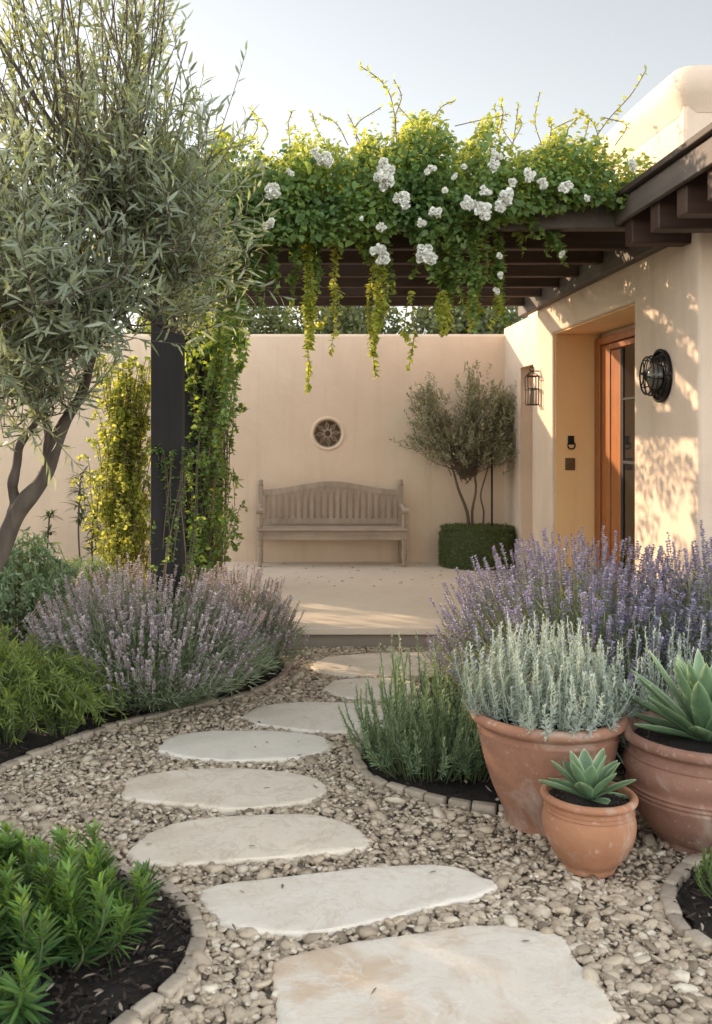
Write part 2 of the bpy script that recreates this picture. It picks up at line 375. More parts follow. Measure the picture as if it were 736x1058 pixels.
# ------------------------------------------------------------ stepping stones
SL = [
 ([(285, 1066), (283, 1012), (291, 990), (340, 976), (430, 963), (490, 955), (545, 957), (580, 966), (594, 988), (618, 1014), (638, 1040), (634, 1056), (600, 1075), (520, 1082), (400, 1088), (310, 1082)], 'slab1',
  'large nearest flagstone with tan patches and white veins'),
 ([(207, 920), (232, 912), (310, 903), (400, 894), (470, 894), (506, 907), (510, 917), (485, 928), (430, 940), (365, 956), (315, 963), (260, 961), (225, 948), (208, 932)], 'slab2',
  'smooth pale flagstone, second from the front, with one pointed left side'),
 ([(133, 876), (150, 862), (180, 850), (240, 842), (310, 840), (350, 846), (380, 861), (378, 873), (340, 880), (260, 887), (190, 892), (150, 890), (134, 884)], 'slab4',
  'cream flagstone third from the front, crossed by fine cracks'),
 ([(125, 817), (138, 803), (180, 795), (240, 793), (300, 797), (330, 805), (337, 815), (326, 825), (280, 832), (230, 835), (180, 829), (132, 825)], 'slab4',
  'beige oval flagstone fourth from the front, lying before the white one'),
 ([(163, 770), (178, 760), (215, 755), (270, 754), (320, 758), (342, 765), (336, 775), (300, 783), (250, 785), (195, 782), (168, 776)], 'slab3',
  'whitish grey oval flagstone in the middle of the path'),
 ([(250, 739), (270, 729), (310, 725), (370, 726), (405, 731), (415, 742), (395, 753), (345, 756), (300, 752), (262, 746)], 'slab2',
  'cream flagstone behind the white one, its right end behind the rosemary'),
 ([(333, 711), (350, 702), (385, 700), (420, 702), (432, 710), (418, 719), (385, 722), (352, 719)], 'slab2',
  'small pale flagstone second from the patio step'),
 ([(320, 688), (335, 679), (380, 675), (440, 673), (486, 676), (498, 686), (470, 695), (410, 697), (345, 697)], 'slab4',
  'warm beige flagstone nearest the patio step'),
]
slab_polys = []
for px, m, lab in SL:
    zt = .027
    raw = np.array([gr(x, y, zt) for x, y in px]); ctr = raw.mean(0)
    c = curve(np.vstack([raw, raw[:1]]), 180)[:-1]
    ang = np.linspace(0, 2*np.pi, len(c), endpoint=False)
    wob = 1+sum(a_*np.sin(ang*f_+rng.uniform(0, 6.3)) for a_, f_ in ((.010, 5), (.008, 9), (.006, 17), (.005, 29)))+.005*rng.standard_normal(len(c))
    c = ctr+(c-ctr)*wob[:, None]; slab_polys.append(c[:, :2])
    G = Geo(); k = len(c); rings = []
    chip = np.clip(fbm(c, 14, int(abs(ctr[1])*10)), 0, 1)[:, None]
    for s_, dz in ((0.30, 0), (.6, 0), (.82, 0), (.93, 0), (.972, -.0012), (.990, -.0045), (1.0, -.016), (.995, -.05)):
        r = ctr+(c-ctr)*(s_-(.022*chip if .95 < s_ < .995 else 0)); r[:, 2] = 0; r[:, 2] = zt+dz+(.0025*np.sin(r[:, 0]*13)*np.cos(r[:, 1]*15) if s_ < .96 else 0); rings.append(r)
    V = np.vstack([ctr[None]]+rings); F = []
    for i in range(len(rings)-1):
        for j in range(k): F.append((1+i*k+j, 1+(i+1)*k+j, 1+(i+1)*k+(j+1) % k, 1+i*k+(j+1) % k))
    T = [(0, 1+j, 1+(j+1) % k) for j in range(k)]
    G.addm(V, [F, T])
    org = np.array([ctr[0], ctr[1], 0])
    o = G.build('stepping_stone', M[m], org=org, smooth=True)
    tag(o, lab, 'stepping stone', 'flagstones leading up the gravel path')

# ------------------------------------------------------------ gravel
bm = bmesh.new(); bmesh.ops.create_icosphere(bm, subdivisions=2, radius=1)
IV2 = np.array([v.co[:] for v in bm.verts]); IF2 = np.array([[v.index for v in f.verts] for f in bm.faces]); bm.free()
bm = bmesh.new(); bmesh.ops.create_icosphere(bm, subdivisions=1, radius=1)
IV1 = np.array([v.co[:] for v in bm.verts]); IF1 = np.array([[v.index for v in f.verts] for f in bm.faces]); bm.free()
def pebbles(G, P, S, IV, IF, c, ang=.3):
    n = len(P); k = len(IV); a = rng.uniform(0, 2*np.pi, n)
    # lumpy angular shape: each pebble is cut by random planes
    V = np.repeat(IV[None], n, 0)
    for _ in range(5):
        d_ = rdir(n); h = rng.uniform(.42, .85, n); t = np.einsum('nkj,nj->nk', V, d_)-h[:, None]
        V = V-np.maximum(t, 0)[:, :, None]*d_[:, None, :]
    V = V*S[:, None, :]
    tx = rng.normal(0, ang, n); ty = rng.normal(0, ang, n)
    y, z = V[..., 1]*np.cos(tx)[:, None]-V[..., 2]*np.sin(tx)[:, None], V[..., 1]*np.sin(tx)[:, None]+V[..., 2]*np.cos(tx)[:, None]
    x, z = V[..., 0]*np.cos(ty)[:, None]+z*np.sin(ty)[:, None], -V[..., 0]*np.sin(ty)[:, None]+z*np.cos(ty)[:, None]
    X = x*np.cos(a)[:, None]-y*np.sin(a)[:, None]; Y = x*np.sin(a)[:, None]+y*np.cos(a)[:, None]
    V = np.stack([X, Y, z], -1)+P[:, None, :]
    F = (np.arange(n)[:, None, None]*k+IF[None]).reshape(-1, 3)
    G.add(V.reshape(-1, 3), F, np.repeat(c, k))
G = Geo()
for (ya, yb, dens, IV, IF) in ((2.3, 3.5, 4800, IV2, IF2), (3.5, 7.42, 3900, IV1, IF1)):
    xa, xb = -.34*yb-.35, .47*yb+.35
    n = int((xb-xa)*(yb-ya)*dens); x = rng.uniform(xa, xb, n); y = rng.uniform(ya, yb, n)
    keep = (x > -.34*y-.3) & (x < .47*y+.3)
    for b in BEDS: keep &= ~inpoly(x, y, b)
    for b in slab_polys:
        c0 = b.mean(0); keep &= ~inpoly(x, y, c0+(b-c0)*.975)
    x, y = x[keep], y[keep]; n = len(x)
    s = rng.lognormal(0, .42, n)*.0132
    S = np.stack([s*rng.uniform(1.0, 1.35, n), s*rng.uniform(.65, 1, n), s*rng.uniform(.28, .6, n)], 1)
    z = rng.uniform(-.004, .018, n)
    pebbles(G, np.stack([x, y, z], 1), S, IV, IF, np.clip(rng.normal(.50, .26, n), 0, 1))
tag(G.build('gravel', M['pebble'], smooth=False), 'beige and grey angular pebbles filling the path between the beds', 'gravel', kind='stuff')

n = 120; x = rng.uniform(-1.6, 2.2, n); y = rng.uniform(2.8, 7.3, n); k = (x > -.34*y-.2)
x, y = x[k], y[k]; n = len(x); a = rng.uniform(0, 6.28, n)
M['litter'] = tinted('dry_leaf', [(0, (.10, .07, .045)), (.5, (.22, .16, .09)), (1, (.38, .32, .22))])
G = Geo(); leaves(G, np.stack([x, y, np.full(n, .031)], 1), np.stack([np.cos(a), np.sin(a), np.zeros(n)], 1), np.array([0, 0, 1.])+rdir(n)*.3, rng.uniform(.018, .05, n), rng.uniform(.005, .011, n), rng.random(n), .1, .2)
x = rng.uniform(-.6, 2.2, 60); y = rng.uniform(9.4, 11.1, 60); a = rng.uniform(0, 6.28, 60)
leaves(G, np.stack([x, y, np.full(60, .163)], 1), np.stack([np.cos(a), np.sin(a), np.zeros(60)], 1), np.array([0, 0, 1.])+rdir(60)*.2, rng.uniform(.025, .05, 60), rng.uniform(.012, .02, 60), rng.random(60), .0, .2)
tag(G.build('leaf_litter', M['litter']), 'dry fallen leaves scattered over path and patio', 'leaf litter', kind='stuff')

# ------------------------------------------------------------ bed edging
def edging(line, lab, L=.105, Wd=.05, H=.04, name='bed_edging'):
    seg = np.linalg.norm(np.diff(line, axis=0), axis=1); s = np.r_[0, np.cumsum(seg)]
    n = min(100, int(s[-1]/L)); ss = (np.arange(n)+.5)/n*s[-1]
    x = np.interp(ss, s, line[:, 0]); y = np.interp(ss, s, line[:, 1])
    x2 = np.interp(ss+.01, s, line[:, 0]); y2 = np.interp(ss+.01, s, line[:, 1])
    x1 = np.interp(ss-.01, s, line[:, 0]); y1 = np.interp(ss-.01, s, line[:, 1])
    t = thing(name, lab, 'bed edging', (x[n//2], y[n//2], 0), 'stone edgings of the planting beds')
    for i in range(n):
        bm = bmesh.new(); l = s[-1]/n*rng.uniform(.90, .985)/2; w_ = Wd*rng.uniform(.85, 1.12)/2; h = H*rng.uniform(.82, 1.05)
        bmesh.ops.create_cube(bm, size=1)
        for v in bm.verts: v.co = Vector((v.co.x*2*l*rng.uniform(.93, 1.03), v.co.y*2*w_*rng.uniform(.92, 1.04), v.co.z*(h+.02)+(h-.02)/2))
        bmesh.ops.bevel(bm, geom=list(bm.edges), offset=.010, segments=2, affect='EDGES', profile=.6)
        a = math.atan2(y2[i]-y1[i], x2[i]-x1[i])+rng.normal(0, .05)
        ca, sa = math.cos(a), math.sin(a); ox, oy = rng.normal(0, .003, 2)
        for v in bm.verts: v.co = Vector((x[i]+ox+v.co.x*ca-v.co.y*sa, y[i]+oy+v.co.x*sa+v.co.y*ca, v.co.z))
        V = np.array([v.co[:] for v in bm.verts]); q = [[v.index for v in f.verts] for f in bm.faces]
        G = Geo(); G.addm(V, [[f for f in q if len(f) == kk] for kk in (3, 4) if any(len(f) == kk for f in q)], rng.uniform(0, 1)); bm.free()
        G.build('edging_stone', M['edge'], t, smooth=True)
edging(E_left, 'stone edging winding along the lavender bed on the left', .09)
edging(E_mid, 'curved stone edging round the rosemary bed before the big pots')
edging(E_front, 'curved stone edging round the near left bed corner')
edging(E_right, 'short curved stone edging by the right picture side, before the pots')

# ------------------------------------------------------------ patio deck
boxes('patio', M['deck'], None, [(-1.05, 2.83, 7.42, 11.6, .105, .16)], .008, 2)['kind'] = 'structure'
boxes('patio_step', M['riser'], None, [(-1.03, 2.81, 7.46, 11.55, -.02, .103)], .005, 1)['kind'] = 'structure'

# ------------------------------------------------------------ garden wall
WY = 11.25
t = thing('garden_wall', 'tall beige plastered garden wall behind the bench', 'wall', (0, WY, 0))
bm = bmesh.new(); bmesh.ops.create_grid(bm, x_segments=1, y_segments=1, size=1); bm.free()
# wall with a round opening for the vent
VX, VZ, VR = .47, 1.65, .165
bm = bmesh.new(); n = 48
outer = []; x0, x1, z0, z1 = -3.45, 2.56, -.03, 2.81
ring = [(VX+VR*math.cos(i/n*2*math.pi), VZ+VR*math.sin(i/n*2*math.pi)) for i in range(n)]
sq = []
for i in range(n):
    a = i/n*2*math.pi; c_, s_ = math.cos(a), math.sin(a); k_ = .35/max(abs(c_), abs(s_)); sq.append((VX+c_*k_, VZ+s_*k_))
fr = [bm.verts.new((x, WY, z)) for x, z in ring]; fs = [bm.verts.new((x, WY, z)) for x, z in sq]; fb = [bm.verts.new((x, WY+.16, z)) for x, z in ring]
for i in range(n):
    j = (i+1) % n
    bm.faces.new((fr[i], fs[i], fs[j], fr[j])); bm.faces.new((fr[i], fr[j], fb[j], fb[i]))
def q_(a, b, c_, d_): bm.faces.new([bm.verts.new((x, WY, z)) for x, z in ((a, b), (c_, b), (c_, d_), (a, d_))])
X0, X1, Z0, Z1 = VX-.35, VX+.35, VZ-.35, VZ+.35
q_(x0, z0, X0, z1-.03); q_(X1, z0, x1, z1-.03); q_(X0, z0, X1, Z0); q_(X0, Z1, X1, z1-.03)
pr = [(0, z1-.03), (.008, z1-.012), (.03, z1), (.30, z1), (.33, z1-.02), (.33, z0)]
for (a, b), (c_, d_) in zip(pr[:-1], pr[1:]):
    bm.faces.new([bm.verts.new(p) for p in ((x0, WY+a, b), (x1, WY+a, b), (x1, WY+c_, d_), (x0, WY+c_, d_))])
bm.faces.new([bm.verts.new(p) for p in [(x0, WY+a, b) for a, b in pr]+[(x0, WY, z0)]])
bmesh.ops.remove_doubles(bm, verts=bm.verts, dist=1e-5)
me_o = bm_out(bm, 'wall', M['wall'], t)
G = Geo()
an = np.linspace(0, 2*np.pi, 49)
prof = [(VR-.004, .01), (VR-.004, -.006), (VR+.012, -.016), (VR+.03, -.010), (VR+.04, .004)]
V = np.array([[(VX+r*math.cos(a), WY+dy, VZ+r*math.sin(a)) for r, dy in prof] for a in an])
k = len(prof); F = [(i*k+j, i*k+j+1, (i+1)*k+j+1, (i+1)*k+j) for i in range(48) for j in range(k-1)]
G.add(V.reshape(-1, 3), F); G.build('vent_surround', M['wall'], t, smooth=True)
v = thing('wall_vent', 'round iron vent grille with star spokes set in the wall above the bench', 'wall vent', (VX, WY, VZ))
G = Geo(); lathe_pts = []
V = np.array([(VX, WY+.11, VZ)]+[(VX+.166*math.cos(a), WY+.11, VZ+.166*math.sin(a)) for a in an[:-1]])
G.add(V, [(0, 1+i, 1+(i+1) % 48) for i in range(48)]); G.build('back_panel', M['brass'], v)
G = Geo()
for r in (.155, .045): tubes(G, np.array([(VX+r*math.cos(a), WY+.03, VZ+r*math.sin(a)) for a in an]), .009, 6)
for i in range(8):
    a = i*math.pi/4+.1; c_, s_ = math.cos(a), math.sin(a); p_ = np.array([-s_, 0, c_])
    A = np.array([VX+.03*c_, WY+.03, VZ+.03*s_]); B = np.array([VX+.155*c_, WY+.03, VZ+.155*s_]); Mid = (A+B)/2
    tubes(G, np.array([A, B]), .005, 4)
    tubes(G, np.array([A, Mid+p_*.022, B]), .005, 4); tubes(G, np.array([A, Mid-p_*.022, B]), .005, 4)
G.build('grille', M['teak_z'], v)

# ------------------------------------------------------------ house
FX = 2.40; FY0 = 5.65; RY0 = 6.70; RY1 = 8.76; FY1 = 9.30; RZ = 2.56
h = thing('house', 'beige plastered house with deep door recess and dark eaves on the right', 'house', (2.6, 7.4, 0))
bm = bmesh.new()
out = [(FY0, -.03), (RY0, -.03), (RY0, RZ), (RY1, RZ), (RY1, -.03), (FY1, -.03), (FY1, 3.10), (FY0, 3.10)]
prism(bm, [(FX, y, z) for y, z in out], (.43, 0, 0))
bmesh.ops.recalc_face_normals(bm, faces=bm.faces)
bm_out(bm, 'facade', M['house'], h, bevel=.022, seg=3)
# set-back wall with tall niche
bm = bmesh.new(); NY0, NY1, NZ = 9.93, 10.50, 2.38
out = [(9.25, -.03), (NY0, -.03), (NY0, NZ), (NY1, NZ), (NY1, -.03), (11.3, -.03), (11.3, 2.88), (9.25, 2.88)]
prism(bm, [(2.53, y, z) for y, z in out], (.18, 0, 0))
bm_out(bm, 'setback_wall', M['house'], h, bevel=.015, seg=2)
boxes('niche_back', M['wall'], h, [(2.66, 2.70, 9.9, 10.55, .1, 2.45)], 0)
boxes('body_wall', M['house'], h, [(2.835, 7.0, 5.66, 11.4, -.03, 3.08)], .01)
# upper storey / parapet with flared coping
boxes('parapet_wall', M['house'], h, [(2.403, 7.0, 5.85, 9.30, 3.102, 3.70)], .015)
G = Geo()
prof = [(0, 3.60), (.015, 3.64), (.05, 3.70), (.065, 3.76), (.055, 3.83), (.03, 3.875), (-.03, 3.895), (-.30, 3.87), (-.32, 3.5)]
path = [((2.40, 9.9), (-1, 0)), ((2.40, 6.0), (-1, 0)), ((2.40, 5.92), (-1, -.12)), ((2.42, 5.865), (-.75, -.66)), ((2.48, 5.847), (-.12, -1)), ((2.56, 5.847), (0, -1)), ((7.0, 5.847), (0, -1))]
fine = [path[0]]+[((2.40, y), (-1, 0)) for y in np.arange(9.6, 6.0, -.25)]+path[1:]
V = np.array([[(p[0]+nv[0]*(o_+.012*math.sin(p[1]*5)*0), p[1]+nv[1]*o_, z+.012*math.sin(p[1]*3.1)) for o_, z in prof] for p, nv in fine])
k = len(prof); F = [(i*k+j, i*k+j+1, (i+1)*k+j+1, (i+1)*k+j) for i in range(len(fine)-1) for j in range(k-1)]
G.add(V.reshape(-1, 3), F); G.build('parapet_coping', M['house'], h, smooth=True)
# recess lining, its orange colour stands in for warm bounced light
boxes('recess_bounce_lining', M['warm_bounce'], h, [(FX+.026, 2.829, RY1-.010, RY1-.003, .16, RZ-.012), (FX+.026, 2.829, RY0+.003, RY1-.003, RZ-.010, RZ-.003)], 0)
# door
dr = boxes('door', M['door'], h, [(2.775, 2.828, 8.60, 8.745, .16, 2.50), (2.775, 2.828, 6.71, 8.60, 2.435, 2.50)], .006, 2)
boxes('door_frame', M['door'], dr, [(2.79, 2.828, 8.38, 8.595, .16, 2.43), (2.80, 2.828, 8.14, 8.372, .16, 2.37), (2.79, 2.828, 6.9, 8.38, 2.375, 2.43), (2.80, 2.828, 6.9, 8.14, .165, .45)], .008, 2)
boxes('door_pane', M['glass'], dr, [(2.815, 2.826, 6.95, 8.135, .455, 2.368)], 0)
boxes('glazing_bar', M['post'], dr, [(2.806, 2.8145, 8.085, 8.135, .455, 2.368), (2.806, 2.8135, 7.0, 8.085, 1.40, 1.425), (2.806, 2.8135, 7.0, 8.085, 1.93, 1.95)], .002)
# eaves: fascia board, roof board, rafter tails
boxes('fascia', M['fascia'], h, [(2.0, 2.035, 4.2, 6.02, 2.925, 3.055)], .004)
boxes('eave_roof', M['darkwood_y'], h, [(1.965, 7.0, 4.2, 6.05, 3.058, 3.095)], .004)
boxes('eave_lining', M['darkwood_y'], h, [(2.036, 3.4, 4.2, 6.0, 3.02, 3.056)], .002)
for y in (5.80, 5.39, 5.02, 4.65, 4.3):
    boxes('rafter_tail', M['darkwood_x'], h, [(2.045, FX-.002 if y > 5.6 else 3.2, y-.062, y+.062, 2.78, 3.018)], .006)
# bell and plate on the lining
b = thing('door_knocker', 'small dark knocker with a ring fixed beside the door', 'door knocker', (2.55, RY1-.01, 1.6))
YJ = RY1-.010; c_ = at(590, 457, YJ)
boxes('back_plate', M['iron'], b, [(c_[0]-.028, c_[0]+.028, YJ-.014, YJ, c_[2]-.02, c_[2]+.06)], .004)
G = Geo(); tubes(G, np.array([(c_[0]+.032*math.cos(a), YJ-.022, c_[2]-.028+.032*math.sin(a)) for a in an]), .007, 6); G.build('ring', M['iron'], b, smooth=True)
c_ = at(589, 479.5, YJ)
o = boxes('doorbell_plate', M['brass'], None, [(-.045, .045, -.016, 0, -.055, .055)], .008, 2); o.location = (c_[0], YJ, c_[2]); o.location.y -= .001
tag(o, 'square bronze doorbell plate below the knocker', 'doorbell')

# round wall lantern on the facade
c_ = np.array([FX, 6.19, 2.02])
l = thing('wall_lantern', 'round black iron wall lantern with bulging cage beside the door', 'wall lantern', tuple(c_))
def ringx(G, x, r, y=c_[1], z=c_[2], tr=.006, sy=1): tubes(G, np.array([(x, y+sy*r*math.cos(a), z+r*math.sin(a)) for a in an]), tr, 6)
G = Geo(); prof = [(.0, .022), (.10, .022), (.13, .014), (.165, .010), (.168, .002)]
V = np.array([[(FX-d_, c_[1]+r*math.cos(a), c_[2]+r*math.sin(a)) for r, d_ in prof] for a in an]); k = len(prof)
G.add(V.reshape(-1, 3), [(i*k+j, i*k+j+1, (i+1)*k+j+1, (i+1)*k+j) for i in range(48) for j in range(k-1)]); G.build('back_plate', M['iron'], l, smooth=True)
G = Geo(); ringx(G, FX-.02, .163, tr=.010); ringx(G, FX-.028, .125, tr=.006)
for a in np.arange(12)*math.pi/6:
    tubes(G, np.array([(FX-.026, c_[1]+r*math.cos(a), c_[2]+r*math.sin(a)) for r in (.03, .16)]), .004, 4)
G.build('rim_scrolls', M['iron'], l, smooth=True)
G = Geo(); ringx(G, FX-.10, .120, tr=.006)
ringx(G, FX-.075, .128, tr=.004)
for a in np.arange(8)*math.pi/4+.2:
    tubes(G, np.array([(FX-.02, c_[1]+.095*math.cos(a), c_[2]+.095*math.sin(a)), (FX-.07, c_[1]+.125*math.cos(a), c_[2]+.125*math.sin(a)), (FX-.10, c_[1]+.12*math.cos(a), c_[2]+.12*math.sin(a)), (FX-.112, c_[1], c_[2])]), .004, 4)
G.build('cage', M['iron'], l, smooth=True)
G = Geo(); th = np.linspace(0, np.pi/2, 9)
prof = [(.085*math.cos(q), .03+.075*math.sin(q)) for q in th]
V = np.array([[(FX-d_, c_[1]+r*math.cos(a), c_[2]+r*math.sin(a)) for r, d_ in prof] for a in an]); k = len(prof)
G.add(V.reshape(-1, 3), [(i*k+j, i*k+j+1, (i+1)*k+j+1, (i+1)*k+j) for i in range(48) for j in range(k-1)]); G.build('lamp_glass', M['frost'], l, smooth=True)
# box lantern by the niche
lx, ly, lz = FX-.075, 9.2, 2.06
l = thing('wall_lantern', 'square iron wall lantern at the far corner beside the niche', 'wall lantern', (FX, ly, lz))
G = Geo(); s_ = .052; hh = .135
for sx in (-1, 1):
    for sy in (-1, 1): tubes(G, np.array([(lx+sx*s_, ly+sy*s_, lz-hh), (lx+sx*s_, ly+sy*s_, lz+hh)]), .006, 4)
for z in (lz-hh, lz+hh, lz+hh*.1):
    q = [(lx-s_, ly-s_, z), (lx+s_, ly-s_, z), (lx+s_, ly+s_, z), (lx-s_, ly+s_, z)]
    for i in range(4): tubes(G, np.array([q[i], q[(i+1) % 4]]), .006, 4)
for sx in (-1, 1):
    for sy in (-1, 1): tubes(G, np.array([(lx+sx*s_, ly+sy*s_, lz+hh), (lx, ly, lz+hh+.05)]), .005, 4)
tubes(G, np.array([(lx+.022*math.cos(a), ly, lz+hh+.07+.022*math.sin(a)) for a in an]), .005, 5)
tubes(G, np.array([(lx, ly, lz+hh+.05), (FX, ly, lz+hh+.05)]), .006, 4); G.build('frame', M['iron'], l)
G = Geo(); lathe(G, [(.001, lz-hh), (.022, lz-hh+.002), (.022, lz+.02), (.015, lz+.03), (.001, lz+.03)], lx, ly, 16); G.build('candle', M['frost'], l, smooth=True)

# ------------------------------------------------------------ pergola
pg = thing('pergola', 'dark stained timber pergola roofing the patio', 'pergola', (.8, 7.8, 0))
JY = (5.99, 6.62, 7.17, 7.76, 8.32, 8.88, 9.52)
for y in (6.0, 7.8, 9.5):
    boxes('post', M['post'], pg, [(-.835, -.645, y-.095, y+.095, -.03 if y < 7 else .16, 2.76)], .008, 2)
boxes('side_beam', M['darkwood_y'], pg, [(-.80, -.68, 5.75, 9.75, 2.762, 2.905)], .006)
boxes('ledger', M['fascia'], pg, [(2.325, 2.397, 6.07, 9.75, 2.825, 3.07)], .005)
boxes('front_beam', M['fascia'], pg, [(-1.05, 2.39, 5.93, 6.03, 2.908, 3.12)], .008)
for y in JY[1:]:
    boxes('joist', M['darkwood_x'], pg, [(-1.0, 2.322, y-.045, y+.045, 2.908, 3.05)], .006)

# ------------------------------------------------------------ bench
BX0, BX1, BYF, BYB = -.335, 1.335, 10.78, 11.17; dz = .16
b = thing('garden_bench', 'weathered wooden bench with arched slatted back against the wall', 'bench', (.5, 10.98, dz))
boxes('seat', M['teak_x'], b, [(BX0-.01, BX1+.01, BYF-.02+i*.072, BYF-.02+i*.072+.062, dz+.405, dz+.432) for i in range(6)], .006, 2)
boxes('apron', M['teak_x'], b, [(BX0+.06, BX1-.06, BYF+.012, BYF+.037, dz+.30, dz+.402), (BX0+.06, BX1-.06, BYB-.06, BYB-.035, dz+.32, dz+.402),
                               (BX0+.015, BX0+.04, BYF+.06, BYB-.06, dz+.32, dz+.402), (BX1-.04, BX1-.015, BYF+.06, BYB-.06, dz+.32, dz+.402)], .004)
def top(x):
    u = (x-.5)/(.78); return dz+.845+.095*max(0, math.cos(min(1, abs(u))*math.pi)*.5+.5)
bm = bmesh.new(); N = 28; xs = [BX0+.05+(BX1-BX0-.10)*i/N for i in range(N+1)]
prism(bm, [(x, BYB-.045, top(x)-.065) for x in xs]+[(x, BYB-.045, top(x)) for x in xs[::-1]], (0, .04, 0))
box(bm, BX0+.05, BX1-.05, BYB-.045, BYB-.005, dz+.455, dz+.515)
for i in range(21):
    x = BX0+.095+(BX1-BX0-.19)*i/20
    box(bm, x-.0205, x+.0205, BYB-.034, BYB-.018, dz+.512, top(x)-.06)
bm_out(bm, 'backrest', M['teak_z'], b)
for s_ in (0, 1):
    xc = BX0+.03 if s_ == 0 else BX1-.03
    G = Geo(); z = dz
    prof = [(.001, z), (.022, z), (.026, z+.03), (.018, z+.05), (.030, z+.09), (.034, z+.14), (.030, z+.19), (.020, z+.215), (.032, z+.235), (.020, z+.255), (.032, z+.275), (.034, z+.30)]
    lathe(G, prof, xc, BYF+.035, 20); G.build('leg', M['teak_z'], b, smooth=True)
    boxes('leg', M['teak_z'], b, [(xc-.03, xc+.03, BYF+.005, BYF+.065, dz+.301, dz+.402)], .005, 1)
    G = Geo(); prof = [(.024, z+.434), (.030, z+.47), (.018, z+.50), (.026, z+.55), (.018, z+.60), (.024, z+.625)]
    lathe(G, prof, xc, BYF+.035, 20); G.build('arm_support', M['teak_z'], b, smooth=True)
    boxes('leg', M['teak_z'], b, [(xc-.027, xc+.027, BYB-.055, BYB-.001, dz, dz+.895)], .005, 1)
    G = Geo(); lathe(G, [(.03, dz+.897), (.034, dz+.905), (.018, dz+.915), (.028, dz+.935), (.020, dz+.958), (.002, dz+.965)], xc, BYB-.028, 16); G.build('finial', M['teak_z'], b, smooth=True)
    G = Geo(); tubes(G, curve([(xc, BYB-.06, dz+.66), (xc, (BYB+BYF)/2, dz+.665), (xc, BYF+.03, dz+.64), (xc, BYF-.03, dz+.625)], 12), .030, 10)
    tubes(G, np.array([(xc-.038, BYF-.03, dz+.63), (xc+.038, BYF-.03, dz+.63)]), .034, 12)
    lathe(G, [(.001, dz+.655), (.028, dz+.655)], xc, BYF, 12)
    G.build('armrest', M['teak_x'], b, smooth=True)

# ------------------------------------------------------------ pots
def pot(name, lab, cx, cy, prof, m, soilr, soilz):
    t = thing(name, lab, 'pot', (cx, cy, 0), 'terracotta pots beside the path')
    G = Geo(); p = curve([(a, b_, 0) for a, b_ in prof], 90)
    lathe(G, p[:, :2], cx, cy, 96); G.build('pot_body', M[m], t, smooth=True)
    G = Geo(); lathe(G, [(.001, soilz+.01), (soilr*.5, soilz+.012), (soilr, soilz)], cx, cy, 40); G.build('potting_soil', M['soil'], t, smooth=True)
    G = Geo(); a = rng.uniform(0, 6.28, 260); q = np.sqrt(rng.random(260))*soilr*.97; ss = rng.uniform(.003, .009, (260, 3))
    pebbles(G, np.stack([cx+q*np.cos(a), cy+q*np.sin(a), np.full(260, soilz+.008)], 1), ss, IV1, IF1, rng.random(260)*.6)
    tag(G.build('grit', M['chips'], t), kind='stuff')
    return t
Z0 = .012
P1 = (1.10, 4.09); P2 = (1.137, 3.65); P3 = (1.675, 3.88)
pot('terracotta_pot', 'tallest tapering terracotta pot, holding the silver shrub', *P1,
    [(.001, Z0), (.165, Z0), (.178, Z0+.012), (.180, Z0+.03), (.188, .07), (.235, .18), (.268, .29), (.288, .385), (.292, .40), (.286, .405), (.290, .425), (.305, .435), (.320, .450), (.322, .468), (.312, .482), (.296, .484), (.285, .474), (.278, .44), (.27, .40)], 'terra', .275, .435)
pot('terracotta_pot', 'small orange terracotta pot in front of the two big pots', *P2,
    [(.001, Z0), (.085, Z0), (.096, Z0+.008), (.100, Z0+.025), (.128, .07), (.160, .13), (.171, .18), (.168, .215), (.162, .232), (.166, .238), (.158, .245), (.162, .252), (.157, .258), (.160, .268), (.174, .276), (.177, .288), (.170, .298), (.158, .300), (.150, .292), (.145, .26)], 'terra2', .146, .272)
pot('terracotta_pot', 'wide bellied brown terracotta pot with ringed sides, holding the big agave', *P3,
    [(.001, Z0), (.16, Z0), (.176, Z0+.01), (.180, Z0+.03), (.20, .055), (.255, .12), (.290, .195), (.299, .215), (.293, .222), (.303, .232), (.296, .240), (.304, .25), (.298, .262), (.312, .31), (.306, .345), (.296, .362), (.302, .368), (.292, .376), (.290, .40), (.302, .412), (.316, .424), (.318, .444), (.306, .456), (.292, .457), (.28, .446), (.27, .41)], 'terra3', .272, .415)

